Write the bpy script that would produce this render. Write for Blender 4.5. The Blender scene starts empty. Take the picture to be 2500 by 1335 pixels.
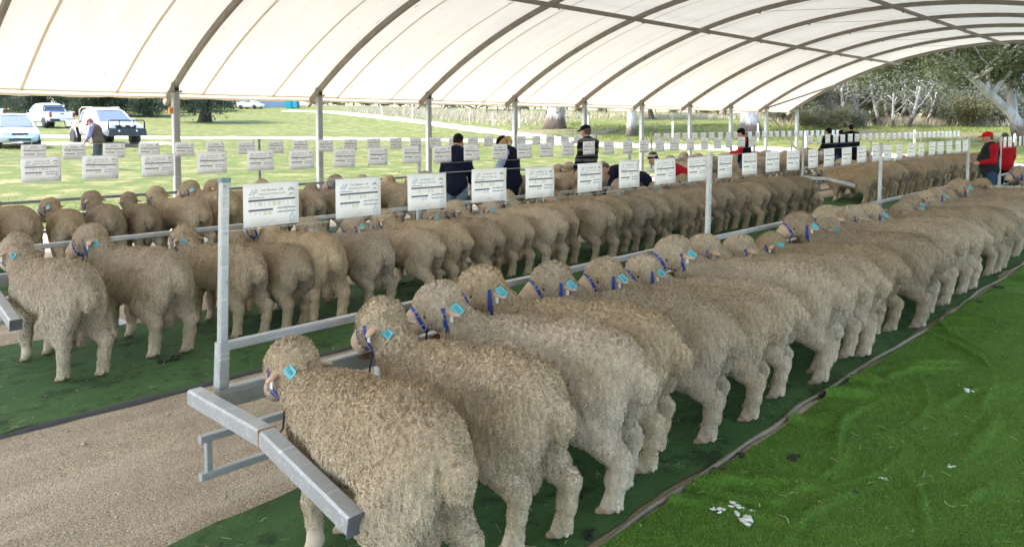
import bpy, math, random
import numpy as np
from mathutils import Vector, Matrix

# ------------------------------------------------------------------ camera, world, sun, exposure
SC = bpy.context.scene
COL = SC.collection
CAM_H = 1.85
YAW = math.radians(43.8)
PITCH = math.radians(3.0)
FPX = 1850.0
HORIZON = 300.0
PPX, PPY = 1250.0, HORIZON + FPX * math.tan(PITCH)
cam_d = bpy.data.cameras.new('camera')
cam = bpy.data.objects.new('camera', cam_d)
COL.objects.link(cam)
SC.camera = cam
CF = Vector((math.cos(YAW) * math.cos(PITCH), math.sin(YAW) * math.cos(PITCH), -math.sin(PITCH)))
CR = Vector((math.sin(YAW), -math.cos(YAW), 0))
CU = CR.cross(CF)
M = Matrix((CR, CU, -CF)).transposed().to_4x4()
M.translation = Vector((0, 0, CAM_H))
cam.matrix_world = M
cam_d.sensor_width = 36.0
cam_d.lens = FPX / 2500 * 36.0
cam_d.shift_y = -(667.5 - PPY) / 2500
cam_d.clip_start = 0.05
cam_d.clip_end = 3000

SUN_ELEV = math.radians(52)
SUN_AZ = math.atan2(0.80, -0.60)          # direction (x, y) towards the sun
world = bpy.data.worlds.new('World')
SC.world = world
world.use_nodes = True
wn = world.node_tree
for n in list(wn.nodes):
    wn.nodes.remove(n)
sky = wn.nodes.new('ShaderNodeTexSky')
sky.sky_type = 'NISHITA'
sky.sun_disc = False
sky.sun_elevation = SUN_ELEV
sky.sun_rotation = math.pi / 2 - SUN_AZ
sky.air_density = 1.0
sky.dust_density = 2.0
sky.ozone_density = 0.6
bg = wn.nodes.new('ShaderNodeBackground')
bg.inputs['Strength'].default_value = 0.15
wo = wn.nodes.new('ShaderNodeOutputWorld')
wn.links.new(sky.outputs[0], bg.inputs[0])
wn.links.new(bg.outputs[0], wo.inputs[0])

sun_d = bpy.data.lights.new('sun', 'SUN')
sun_d.energy = 1.4
sun_d.angle = math.radians(9)
sun_d.color = (1.0, 0.95, 0.87)
sun = bpy.data.objects.new('sun', sun_d)
COL.objects.link(sun)
sd = Vector((math.cos(SUN_AZ) * math.cos(SUN_ELEV), math.sin(SUN_AZ) * math.cos(SUN_ELEV), math.sin(SUN_ELEV)))
sun.rotation_euler = sd.to_track_quat('Z', 'Y').to_euler()
sun.location = (0, 0, 30)

SC.view_settings.view_transform = 'Standard'
SC.view_settings.look = 'None'
SC.view_settings.exposure = 2.75
SC.view_settings.gamma = 1.0
SC.view_settings.use_curve_mapping = False
SC.render.engine = 'CYCLES'
SC.cycles.max_bounces = 8
SC.cycles.diffuse_bounces = 4
SC.cycles.transparent_max_bounces = 8
SC.cycles.use_denoising = True

RNG = np.random.default_rng(7)
rnd = random.Random(11)

# ------------------------------------------------------------------ layout
ROWS = (3.45, 7.40, 11.70)       # head rail of each row
BAY = 4.55
UNIT0 = (1.60, 17.75)            # first post of each rack
ROW_DU = (0.0, -0.12, 0.0)
POST_V = 13.5
ARCH_U0, ARCH_STEP = 5.54, 2.88
ROOF_C, ROOF_TOP, ROOF_R = 6.0, 4.75, 14.0


def roof_z(v):
    return ROOF_TOP - ROOF_R + np.sqrt(ROOF_R ** 2 - (v - ROOF_C) ** 2)


def soft(x, k):
    return k * np.logaddexp(0, x / k)


def ground_z(u, v):
    """Lawn rising gently away from the shelter."""
    a = 0.030 * soft(v - 16.0, 1.0)
    a = 4.6 - soft(4.6 - a, 0.5)
    b = 0.055 * soft(u - 37.0, 2.0)
    b = 2.0 - soft(2.0 - b, 0.3)
    return np.maximum(a, 0) + np.maximum(b, 0) - 0.02


def ray(x, y):
    return (CF + CR * ((x - PPX) / FPX) + CU * ((PPY - y) / FPX)).normalized()


def px_z(x, y, z):
    d = ray(x, y)
    t = (z - CAM_H) / d.z
    return Vector((d.x * t, d.y * t, z))


def px_ground(x, y, tmax=700):
    d = ray(x, y)
    t, step = 3.0, 0.4
    while t < tmax:
        if CAM_H + d.z * t < ground_z(d.x * t, d.y * t):
            lo, hi = t - step, t
            for _ in range(24):
                m = (lo + hi) / 2
                if CAM_H + d.z * m < ground_z(d.x * m, d.y * m):
                    hi = m
                else:
                    lo = m
            t = hi
            break
        t += step
        step *= 1.01
    return Vector((d.x * t, d.y * t, float(ground_z(d.x * t, d.y * t))))


def px_depth(x, depth):
    """Ground point below image column x at a distance along the view."""
    d = ray(x, PPY)
    c = d / (d.dot(Vector((math.cos(YAW), math.sin(YAW), 0)))) * depth
    return Vector((c.x, c.y, float(ground_z(c.x, c.y))))


# ------------------------------------------------------------------ objects
def link(o, parent=None):
    COL.objects.link(o)
    if parent is not None:
        o.parent = parent
    return o


def tag(o, label=None, cat=None, group=None, kind=None):
    if label:
        o['label'] = label
    if cat:
        o['category'] = cat
    if group:
        o['group'] = group
    if kind:
        o['kind'] = kind
    return o


def thing(name, label, cat, loc=(0, 0, 0), rz=0.0, group=None):
    o = bpy.data.objects.new(name, None)
    o.empty_display_size = 0.1
    o.location = loc
    o.rotation_euler = (0, 0, rz)
    link(o)
    return tag(o, label, cat, group)


def mesh_np(name, verts, faces, smooth=False):
    """faces: (n,3) or (n,4) int array, or list of tuples"""
    me = bpy.data.meshes.new(name)
    v = np.asarray(verts, dtype=np.float32)
    if isinstance(faces, np.ndarray):
        n, k = faces.shape
        me.vertices.add(len(v))
        me.vertices.foreach_set('co', v.ravel())
        me.loops.add(n * k)
        me.loops.foreach_set('vertex_index', faces.astype(np.int32).ravel())
        me.polygons.add(n)
        me.polygons.foreach_set('loop_start', np.arange(0, n * k, k, dtype=np.int32))
        me.update(calc_edges=True)
    else:
        me.from_pydata(v.tolist(), [], faces)
    if smooth:
        me.polygons.foreach_set('use_smooth', np.ones(len(me.polygons), dtype=bool))
    me.update()
    return me


def col_attr(me, cols, name='tint'):
    a = me.color_attributes.new(name, 'FLOAT_COLOR', 'POINT')
    c = np.ones((len(me.vertices), 4), np.float32)
    c[:, :3] = cols
    a.data.foreach_set('color', c.ravel())


class MB:
    """Collects shapes into one mesh."""

    def __init__(self):
        self.v, self.f, self.m, self.s = [], [], [], []

    def add(self, verts, faces, mat=0, smooth=False):
        o = len(self.v)
        self.v.extend([tuple(p) for p in verts])
        for f in faces:
            self.f.append(tuple(i + o for i in f))
            self.m.append(mat)
            self.s.append(smooth)
        return self

    def box(self, c, size, rot=None, mat=0, taper=1.0):
        sx, sy, sz = size[0] / 2, size[1] / 2, size[2] / 2
        P = []
        for dz in (-1, 1):
            t = taper if dz > 0 else 1.0
            for dx, dy in ((-1, -1), (1, -1), (1, 1), (-1, 1)):
                p = Vector((dx * sx * t, dy * sy * t, dz * sz))
                if rot is not None:
                    p = rot @ p
                P.append(p + Vector(c))
        self.add(P, [(3, 2, 1, 0), (4, 5, 6, 7), (0, 1, 5, 4), (1, 2, 6, 5), (2, 3, 7, 6), (3, 0, 4, 7)], mat)
        return self

    def beam(self, a, b, w, h, up=(0, 0, 1), mat=0, bev=0.0):
        """rectangular bar a->b, w across, h along up, with chamfered long edges"""
        a, b = Vector(a), Vector(b)
        d = (b - a).normalized()
        upv = Vector(up)
        s = d.cross(upv).normalized()
        upv = s.cross(d).normalized()
        bev = bev or min(w, h) * 0.12
        x, y = w / 2, h / 2
        prof = [(-x + bev, -y), (x - bev, -y), (x, -y + bev), (x, y - bev), (x - bev, y), (-x + bev, y), (-x, y - bev), (-x, -y + bev)]
        P = [a + s * p + upv * q for p, q in prof] + [b + s * p + upv * q for p, q in prof]
        F = [(i, (i + 1) % 8, 8 + (i + 1) % 8, 8 + i) for i in range(8)]
        F += [tuple(range(7, -1, -1)), tuple(range(8, 16))]
        self.add(P, F, mat)
        return self

    def tube(self, pts, r, n=6, mat=0, cap=True, smooth=True):
        pts = [Vector(p) for p in pts]
        rs = r if isinstance(r, (list, tuple)) else [r] * len(pts)
        P, F = [], []
        prev = None
        for i, p in enumerate(pts):
            d = (pts[min(i + 1, len(pts) - 1)] - pts[max(i - 1, 0)])
            if d.length < 1e-9:
                d = Vector((0, 0, 1))
            d.normalize()
            if prev is None:
                ref = Vector((0, 0, 1)) if abs(d.z) < 0.9 else Vector((1, 0, 0))
                s = d.cross(ref).normalized()
            else:
                s = (prev - d * prev.dot(d)).normalized()
            prev = s
            t = d.cross(s)
            for k in range(n):
                a = 2 * math.pi * k / n
                P.append(p + s * (rs[i] * math.cos(a)) + t * (rs[i] * math.sin(a)))
        for i in range(len(pts) - 1):
            for k in range(n):
                F.append((i * n + k, i * n + (k + 1) % n, (i + 1) * n + (k + 1) % n, (i + 1) * n + k))
        if cap:
            F.append(tuple(range(n - 1, -1, -1)))
            F.append(tuple(range((len(pts) - 1) * n, len(pts) * n)))
        self.add(P, F, mat, smooth)
        return self

    def lathe(self, prof, c=(0, 0, 0), n=16, rot=None, mat=0, smooth=True):
        """prof: list of (r, z)"""
        P, F = [], []
        for r, z in prof:
            for k in range(n):
                a = 2 * math.pi * k / n
                p = Vector((r * math.cos(a), r * math.sin(a), z))
                if rot is not None:
                    p = rot @ p
                P.append(p + Vector(c))
        for i in range(len(prof) - 1):
            for k in range(n):
                F.append((i * n + k, i * n + (k + 1) % n, (i + 1) * n + (k + 1) % n, (i + 1) * n + k))
        F.append(tuple(range(n - 1, -1, -1)))
        F.append(tuple(range((len(prof) - 1) * n, len(prof) * n)))
        self.add(P, F, mat, smooth)
        return self

    def quad(self, a, b, c, d, mat=0):
        return self.add([a, b, c, d], [(0, 1, 2, 3)], mat)

    def mesh(self, name, mats):
        me = bpy.data.meshes.new(name)
        me.from_pydata(self.v, [], self.f)
        if not isinstance(mats, (list, tuple)):
            mats = [mats]
        for m in mats:
            me.materials.append(m)
        me.polygons.foreach_set('material_index', np.array(self.m, dtype=np.int32))
        me.polygons.foreach_set('use_smooth', np.array(self.s, dtype=bool))
        me.update()
        return me

    def build(self, name, mats, parent=None):
        return link(bpy.data.objects.new(name, self.mesh(name, mats)), parent)


def inst(name, me, parent=None, loc=(0, 0, 0), rot=(0, 0, 0), scale=(1, 1, 1)):
    o = bpy.data.objects.new(name, me)
    o.location = loc
    o.rotation_euler = rot
    o.scale = scale
    return link(o, parent)


# ------------------------------------------------------------------ materials
def mat_new(name):
    m = bpy.data.materials.new(name)
    m.use_nodes = True
    nt = m.node_tree
    for n in list(nt.nodes):
        nt.nodes.remove(n)
    out = nt.nodes.new('ShaderNodeOutputMaterial')
    return m, nt, out


class NT:
    def __init__(self, nt):
        self.nt = nt

    def n(self, t, **kw):
        nd = self.nt.nodes.new(t)
        for k, v in kw.items():
            if k.startswith('_'):
                setattr(nd, k[1:], v)
        return nd

    def l(self, a, b):
        self.nt.links.new(a, b)

    def coord(self, which='Object', scale=(1, 1, 1)):
        tc = self.n('ShaderNodeTexCoord')
        mp = self.n('ShaderNodeMapping')
        mp.inputs['Scale'].default_value = scale
        self.l(tc.outputs[which], mp.inputs['Vector'])
        return mp.outputs[0]

    def pos(self, scale=(1, 1, 1)):
        g = self.n('ShaderNodeNewGeometry')
        mp = self.n('ShaderNodeMapping')
        mp.inputs['Scale'].default_value = scale
        self.l(g.outputs['Position'], mp.inputs['Vector'])
        return mp.outputs[0]

    def noise(self, vec, scale, detail=4, rough=0.55, out='Fac'):
        nd = self.n('ShaderNodeTexNoise')
        nd.inputs['Scale'].default_value = scale
        nd.inputs['Detail'].default_value = detail
        nd.inputs['Roughness'].default_value = rough
        if vec is not None:
            self.l(vec, nd.inputs['Vector'])
        return nd.outputs[out]

    def voro(self, vec, scale, feature='F1', out='Distance'):
        nd = self.n('ShaderNodeTexVoronoi')
        nd.feature = feature
        nd.inputs['Scale'].default_value = scale
        if vec is not None:
            self.l(vec, nd.inputs['Vector'])
        return nd.outputs[out]

    def ramp(self, fac, stops):
        nd = self.n('ShaderNodeValToRGB')
        cr = nd.color_ramp
        while len(cr.elements) < len(stops):
            cr.elements.new(0.5)
        for e, (p, c) in zip(cr.elements, stops):
            e.position = p
            e.color = (c[0], c[1], c[2], 1) if hasattr(c, '__len__') else (c, c, c, 1)
        self.l(fac, nd.inputs[0])
        return nd.outputs[0]

    def mix(self, fac, a, b, mode='MIX'):
        nd = self.n('ShaderNodeMix')
        nd.data_type = 'RGBA'
        nd.blend_type = mode
        for s, val in ((nd.inputs[0], fac), (nd.inputs[6], a), (nd.inputs[7], b)):
            if hasattr(val, 'is_linked'):
                self.l(val, s)
            elif hasattr(val, '__len__'):
                s.default_value = (val[0], val[1], val[2], 1)
            else:
                s.default_value = val
        return nd.outputs[2]

    def math(self, op, a, b=0.0):
        nd = self.n('ShaderNodeMath')
        nd.operation = op
        for s, val in ((nd.inputs[0], a), (nd.inputs[1], b)):
            if hasattr(val, 'is_linked'):
                self.l(val, s)
            else:
                s.default_value = val
        return nd.outputs[0]

    def bump(self, h, strength, dist):
        nd = self.n('ShaderNodeBump')
        nd.inputs['Strength'].default_value = strength
        nd.inputs['Distance'].default_value = dist
        self.l(h, nd.inputs['Height'])
        return nd.outputs[0]

    def attr(self, name='tint', out='Color'):
        nd = self.n('ShaderNodeAttribute')
        nd.attribute_name = name
        return nd.outputs[out]

    def rand(self):
        return self.n('ShaderNodeObjectInfo').outputs['Random']

    def bsdf(self, out, col, rough=0.6, metal=0.0, normal=None, spec=0.4, **kw):
        b = self.n('ShaderNodeBsdfPrincipled')
        for key, val in (('Base Color', col), ('Roughness', rough), ('Metallic', metal), ('Specular IOR Level', spec)):
            s = b.inputs[key]
            if hasattr(val, 'is_linked'):
                self.l(val, s)
            elif hasattr(val, '__len__'):
                s.default_value = (val[0], val[1], val[2], 1)
            else:
                s.default_value = val
        for k, v in kw.items():
            b.inputs[k].default_value = v
        if normal is not None:
            self.l(normal, b.inputs['Normal'])
        self.l(b.outputs[0], out.inputs[0])
        return b


def mat_plain(name, col, rough=0.6, metal=0.0, spec=0.4, var=0.12, nscale=8.0, bump=0.0, bscale=60.0, **kw):
    """plain colour with faint procedural wear"""
    m, nt, out = mat_new(name)
    t = NT(nt)
    v = t.coord('Object')
    f = t.noise(v, nscale, 5)
    c = t.mix(f, [x * (1 - var) for x in col], [min(1, x * (1 + var)) for x in col])
    nrm = None
    if bump:
        nrm = t.bump(t.noise(v, bscale, 3), bump, 0.01)
    t.bsdf(out, c, rough, metal, nrm, spec, **kw)
    return m


def mat_galv(name, light, dark):
    m, nt, out = mat_new(name)
    t = NT(nt)
    v = t.coord('Object', (1, 1, 1))
    cells = t.voro(v, 22, 'F1', 'Color')
    sep = t.n('ShaderNodeSeparateColor')
    t.l(cells, sep.inputs[0])
    wear = t.noise(v, 5, 6, 0.65)
    c = t.mix(t.math('MULTIPLY', sep.outputs[0], 0.5), [(p + q) / 2 for p, q in zip(dark, light)], light)
    c = t.mix(t.math('MULTIPLY', wear, 0.9), c, [x * 0.72 for x in dark])
    streak = t.noise(t.coord('Object', (1.5, 30, 30)), 2.2, 4)
    c = t.mix(t.ramp(streak, [(0.55, 0), (0.72, 0.55)]), c, [min(1, x * 1.35) for x in light])
    rough = t.ramp(wear, [(0.3, 0.38), (0.7, 0.62)])
    t.bsdf(out, c, rough, 0.55, t.bump(t.noise(v, 90, 3), 0.15, 0.003), 0.5)
    return m


M_GALV = mat_galv('galvanised_steel', (0.60, 0.62, 0.64), (0.40, 0.43, 0.46))
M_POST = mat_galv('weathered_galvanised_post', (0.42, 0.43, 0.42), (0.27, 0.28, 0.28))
M_RACKSHADE = mat_galv('shaded_rack_steel', (0.34, 0.35, 0.34), (0.22, 0.23, 0.23))  # darker copy of the rack steel: backlit shade put into the colour


def mat_roofsteel():
    m, nt, out = mat_new('dull_roof_steel')
    t = NT(nt)
    v = t.coord('Object')
    f = t.noise(v, 3.0, 5)
    c = t.mix(f, (0.16, 0.145, 0.12), (0.27, 0.25, 0.21))
    r = t.ramp(t.noise(t.coord('Object', (4, 4, 4)), 2.0, 6, 0.7), [(0.52, 0), (0.72, 0.7)])
    c = t.mix(r, c, (0.17, 0.10, 0.05))
    t.bsdf(out, c, 0.6, 0.2, None, 0.4)
    return m


M_ROOFSTEEL = mat_roofsteel()


def mat_fabric():
    m, nt, out = mat_new('canopy_fabric')
    t = NT(nt)
    p = t.pos()
    # long faint dirt runs down the slope, darker specks, mildew near the eave seams
    runs = t.noise(t.pos((2.2, 0.35, 0.35)), 1.6, 6, 0.6)
    f1 = t.ramp(runs, [(0.35, 0.0), (0.72, 1.0)])
    cloud = t.noise(p, 0.6, 5, 0.6)
    c = t.mix(f1, (0.88, 0.875, 0.795), (0.80, 0.785, 0.69))
    c = t.mix(t.math('MULTIPLY', cloud, 0.35), c, (0.86, 0.85, 0.81))
    sp = t.noise(t.pos((9, 1.6, 1.6)), 1.9, 3, 0.5)
    c = t.mix(t.ramp(sp, [(0.715, 0.0), (0.76, 0.75)]), c, (0.45, 0.38, 0.28))
    d = t.n('ShaderNodeBsdfDiffuse')
    tr = t.n('ShaderNodeBsdfTranslucent')
    t.l(c, d.inputs[0])
    t.l(c, tr.inputs[0])
    ms = t.n('ShaderNodeMixShader')
    ms.inputs[0].default_value = 0.10
    t.l(d.outputs[0], ms.inputs[1])
    t.l(tr.outputs[0], ms.inputs[2])
    t.l(ms.outputs[0], out.inputs[0])
    return m


M_FABRIC = mat_fabric()


def mat_seam():
    m, nt, out = mat_new('canopy_seam')
    t = NT(nt)
    c = t.mix(t.noise(t.pos(), 6, 4), (0.62, 0.56, 0.45), (0.74, 0.68, 0.56))
    d = t.n('ShaderNodeBsdfDiffuse')
    tr = t.n('ShaderNodeBsdfTranslucent')
    t.l(c, d.inputs[0])
    t.l(c, tr.inputs[0])
    ms = t.n('ShaderNodeMixShader')
    ms.inputs[0].default_value = 0.35
    t.l(d.outputs[0], ms.inputs[1])
    t.l(tr.outputs[0], ms.inputs[2])
    t.l(ms.outputs[0], out.inputs[0])
    return m


M_SEAM = mat_seam()
# ------------------------------------------------------------------ ground
def mat_lawn():
    m, nt, out = mat_new('lawn_grass')
    t = NT(nt)
    p = t.pos()
    big = t.noise(p, 0.22, 5, 0.6)
    mid = t.noise(p, 1.3, 5, 0.65)
    fine = t.noise(p, 9.0, 4, 0.7)
    g = t.mix(fine, (0.040, 0.062, 0.009), (0.094, 0.115, 0.024))
    g = t.mix(t.ramp(big, [(0.35, 0), (0.7, 0.8)]), g, (0.095, 0.118, 0.026))
    dry = t.ramp(mid, [(0.48, 0.0), (0.64, 0.9)])
    c = t.mix(dry, g, (0.20, 0.172, 0.074))
    bare = t.ramp(t.noise(p, 0.5, 6, 0.7), [(0.60, 0), (0.70, 0.8)])
    c = t.mix(bare, c, (0.25, 0.20, 0.13))
    h = t.math('ADD', t.noise(p, 30, 3), t.math('MULTIPLY', mid, 1.5))
    t.bsdf(out, c, 0.95, 0, t.bump(h, 0.6, 0.06), 0.15)
    return m


def mat_gravel(name, a, b, pale):
    m, nt, out = mat_new(name)
    t = NT(nt)
    p = t.pos()
    st = t.voro(p, 95, 'F1', 'Color')
    sep = t.n('ShaderNodeSeparateColor')
    t.l(st, sep.inputs[0])
    mid = t.noise(p, 3.5, 6, 0.65)
    c = t.mix(mid, a, b)
    c = t.mix(t.ramp(sep.outputs[0], [(0.0, 0.0), (0.55, 0.0), (1.0, 0.75)]), c, pale)
    c = t.mix(t.ramp(sep.outputs[1], [(0.7, 0.0), (1.0, 0.6)]), c, [x * 0.45 for x in a])
    c = t.mix(t.ramp(t.noise(p, 1.1, 5, 0.7), [(0.42, 0), (0.66, 0.65)]), c, [x * 0.66 for x in b])
    c = t.mix(t.ramp(t.noise(t.pos((0.4, 2.5, 1)), 1.3, 4, 0.6), [(0.5, 0), (0.7, 0.45)]), c, pale)
    h = t.math('ADD', t.math('MULTIPLY', t.voro(p, 95), -0.6), t.noise(p, 40, 4))
    t.bsdf(out, c, 0.92, 0, t.bump(h, 0.7, 0.012), 0.2)
    return m


def mat_carpet(name, dark, light, stain):
    m, nt, out = mat_new(name)
    t = NT(nt)
    p = t.pos()
    fine = t.noise(p, 95, 4, 0.75)
    mid = t.noise(p, 14, 5, 0.65)
    big = t.noise(p, 1.6, 5, 0.6)
    c = t.mix(t.ramp(fine, [(0.3, 0), (0.7, 1)]), dark, light)
    c = t.mix(t.math('MULTIPLY', mid, 0.55), c, dark)
    c = t.mix(t.ramp(big, [(0.4, 0), (0.75, 0.45)]), c, light)
    lay = t.ramp(t.noise(t.pos((1.0, 2.2, 1)), 1.9, 6, 0.6), [(0.35, 0), (0.68, 1)])
    c = t.mix(t.math('MULTIPLY', lay, 0.45), c, [min(1, x * 1.25) for x in light])
    stain_shade = t.ramp(t.noise(t.pos((1, 1.0, 1)), 3.2, 6, 0.7), [(0.53, 0), (0.63, 0.8)])  # dark patches: stains, plus shade beneath the rams put into the colour
    c = t.mix(t.math('MULTIPLY', stain_shade, stain), c, (0.012, 0.022, 0.008))
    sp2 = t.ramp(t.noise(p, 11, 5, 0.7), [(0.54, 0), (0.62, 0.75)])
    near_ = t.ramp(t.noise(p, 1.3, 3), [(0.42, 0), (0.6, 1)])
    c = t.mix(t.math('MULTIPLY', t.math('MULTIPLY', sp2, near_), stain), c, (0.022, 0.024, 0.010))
    fleck = t.ramp(t.noise(p, 42, 2, 0.5), [(0.74, 0), (0.79, 0.9)])
    c = t.mix(fleck, c, (0.42, 0.40, 0.24))
    h = t.math('ADD', fine, t.math('MULTIPLY', mid, 1.2))
    t.bsdf(out, c, 0.85, 0, t.bump(h, 0.7, 0.006), 0.25)
    return m


M_LAWN = mat_lawn()
M_GRAVEL = mat_gravel('gravel', (0.33, 0.255, 0.18), (0.47, 0.38, 0.28), (0.62, 0.54, 0.43))
M_ROAD = mat_gravel('road_gravel', (0.50, 0.46, 0.40), (0.62, 0.58, 0.52), (0.74, 0.71, 0.66))
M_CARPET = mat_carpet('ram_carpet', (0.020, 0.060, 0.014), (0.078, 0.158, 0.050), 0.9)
M_TURF = mat_carpet('walkway_turf', (0.028, 0.090, 0.006), (0.115, 0.235, 0.030), 0.35)
M_HEM = mat_plain('carpet_hem', (0.20, 0.165, 0.12), 0.85, var=0.35, nscale=14)
M_HEMDARK = mat_plain('carpet_hem_dark', (0.07, 0.07, 0.07), 0.8, var=0.4, nscale=14)

# lawn: one sheet to the horizon, finer close by
def axis(a, b, c, d, n1, n2, n3):
    return np.concatenate([a + (b - a) * (1 - np.linspace(1, 0, n1, endpoint=False) ** 2.2),
                           np.linspace(b, c, n2, endpoint=False),
                           c + (d - c) * np.linspace(0, 1, n3) ** 2.2])


gx = axis(-900, -40, 90, 900, 16, 110, 22)
gy = axis(-500, -20, 120, 1100, 12, 120, 24)
GX, GY = np.meshgrid(gx, gy, indexing='ij')
GZ = ground_z(GX, GY)
near = np.exp(-(((GX - 20) / 60) ** 2 + ((GY - 40) / 60) ** 2))
outside = np.clip((np.maximum(GY - 16, GX - 36)) / 6, 0, 1)
GZ = GZ + outside * 0.012 * (np.sin(GX * 0.31 + 1.3 * np.sin(GY * 0.17)) + np.sin(GY * 0.27 + GX * 0.11)) * near
nx, ny = len(gx), len(gy)
I = (np.arange(nx - 1)[:, None] * ny + np.arange(ny - 1)[None, :]).ravel()
lawn = link(bpy.data.objects.new('ground', mesh_np('ground', np.stack([GX, GY, GZ], -1).reshape(-1, 3),
            np.stack([I, I + ny, I + ny + 1, I + 1], -1), True)))
lawn.data.materials.append(M_LAWN)
tag(lawn, 'sunlit lawn with dry patches rising beyond the shelter', kind='structure')


def sheet(name, u0, u1, v0, v1, z, mat, step=0.5, wob=0.0, bump=None, seed=0, kind='structure'):
    nu = max(2, int((u1 - u0) / step) + 1)
    nv = max(2, int((v1 - v0) / step) + 1)
    U, V = np.meshgrid(np.linspace(u0, u1, nu), np.linspace(v0, v1, nv), indexing='ij')
    U, V = U.copy(), V.copy()
    if wob:
        r = np.random.default_rng(seed)
        def w(n):
            k = r.normal(size=n + 8)
            return np.convolve(k, np.ones(5) / 5, 'same')[4:4 + n] * 1.8
        U[0, :] += wob * w(nv); U[-1, :] += wob * w(nv)
        V[:, 0] += wob * w(nu); V[:, -1] += wob * w(nu)
    Z = np.full_like(U, z) + (bump(U, V) if bump else 0)
    I = (np.arange(nu - 1)[:, None] * nv + np.arange(nv - 1)[None, :]).ravel()
    me = mesh_np(name, np.stack([U, V, Z], -1).reshape(-1, 3), np.stack([I, I + nv, I + nv + 1, I + 1], -1), True)
    me.materials.append(mat)
    o = link(bpy.data.objects.new(name, me))
    tag(o, kind=kind)
    return o


def rip(U, V):
    return 0.006 * np.sin(U * 5.1 + 2 * np.sin(V * 3.3)) * np.sin(V * 4.7)


tag(sheet('gravel_floor', -12, 35.5, -6, 14.9, 0.004, M_GRAVEL, 0.25, 0.25, lambda U, V: 0.004 * np.sin(U * 3.1 + np.sin(V * 5)) * np.sin(V * 4.3), 3),
    'fine brown gravel floor under the shelter')
for i, (u0, u1, v0, v1, s) in enumerate(((1.15, 14.9, 1.98, 3.32, 4), (17.3, 31.5, 1.98, 3.32, 5), (0.6, 15.0, 5.2, 7.25, 6), (17.1, 31.6, 5.2, 7.25, 7),
                                         (0.8, 15.0, 9.45, 11.5, 8), (17.2, 31.6, 9.45, 11.5, 9))):
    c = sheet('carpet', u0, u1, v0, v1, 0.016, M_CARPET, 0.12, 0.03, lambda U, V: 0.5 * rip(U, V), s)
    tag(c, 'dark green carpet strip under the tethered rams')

tag(sheet('bounce_yard', -60, 80, -45, -6.2, 0.008, M_ROAD, 4.0, 0.8, None, 12), 'unseen pale gravel added to bounce light into the open side of the shelter')  # out of view, added as a pale reflector to light the shelter inside
# wrinkled walkway turf
def wrinkles(U, V):
    r = np.random.default_rng(21)
    Z = np.zeros_like(U)
    for _ in range(90):
        c = np.array([r.uniform(1.5, 9), r.uniform(-1.4, 1.8)])
        a = r.normal(0.15, 0.55)
        L, w, h = r.uniform(0.15, 0.6), r.uniform(0.016, 0.034), r.uniform(0.012, 0.036)
        du, dv = U - c[0], V - c[1]
        s = du * math.cos(a) + dv * math.sin(a)
        t = -du * math.sin(a) + dv * math.cos(a) + 0.09 * np.sin(s * 3.1 + c[0] * 5)
        Z += h * np.exp(-(s / L) ** 2) * np.exp(-(t / w) ** 2)
    # folds running in from the hem
    for k in range(26):
        c = r.uniform(2.2, 13)
        L, w, h = r.uniform(0.25, 0.7), r.uniform(0.018, 0.035), r.uniform(0.016, 0.04)
        s = 1.95 - V
        t = U - c - 0.55 * s - 0.06 * np.sin(s * 6 + k)
        Z += h * np.exp(-(s / L) ** 2) * np.exp(-(t / w) ** 2)
    return Z + 0.006 * np.sin(U * 2.1 + V * 1.3) + 0.004 * np.sin(U * 5.3 - V * 3.1)


turf = sheet('walkway_turf', 1.2, 7.6, -1.2, 1.93, 0.02, M_TURF, 0.016, 0, wrinkles, 1)
tag(turf, 'bright green wrinkled artificial turf walkway beside the carpet hem')
for q, (ua, ub, va, vb, st) in enumerate(((7.6, 14.0, -2.4, 1.93, 0.045), (-1.0, 1.2, -2.4, 1.93, 0.05), (1.2, 7.6, -2.4, -1.2, 0.05))):
    tag(sheet('walkway_turf', ua, ub, va, vb, 0.02, M_TURF, st, 0, wrinkles, 1), 'bright green wrinkled turf walkway')
turf2 = sheet('walkway_turf', 14.0, 33.0, -2.4, 1.93, 0.02, M_TURF, 0.3, 0, None, 1)
tag(turf2, 'bright green artificial turf walkway continuing towards the shelter end')


def hem(name, mat, pts, w, h, label):
    mb = MB()
    P, F = [], []
    prof = [(-w / 2, 0), (-w / 2 * 0.8, h * 0.7), (0, h), (w / 2 * 0.8, h * 0.7), (w / 2, 0)]
    for i, p in enumerate(pts):
        q0, q1 = pts[max(i - 1, 0)], pts[min(i + 1, len(pts) - 1)]
        d = (Vector(q1) - Vector(q0)).normalized()
        s = Vector((-d.y, d.x, 0))
        tw = 1 + 0.35 * math.sin(i * 0.9) * math.sin(i * 0.37)
        for a, b in prof:
            P.append(Vector(p) + s * a * tw + Vector((0, 0, b * (0.7 + 0.5 * tw))))
    for i in range(len(pts) - 1):
        for k in range(4):
            F.append((i * 5 + k, i * 5 + k + 1, i * 5 + 6 + k, i * 5 + 5 + k))
    mb.add(P, F, 0, True)
    o = mb.build(name, mat)
    return tag(o, label, kind='structure')


def wobble_line(u0, u1, v, z, amp, seed, step=0.1):
    r = np.random.default_rng(seed)
    n = int((u1 - u0) / step)
    k = np.convolve(r.normal(size=n + 40), np.hanning(9) / 4, 'same')[20:20 + n]
    k2 = np.convolve(r.normal(size=n + 40), np.hanning(27) / 13, 'same')[20:20 + n]
    return [(u0 + i * step, v + amp * (k[i] * 0.6 + k2[i] * 1.5), z) for i in range(n)]


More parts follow.
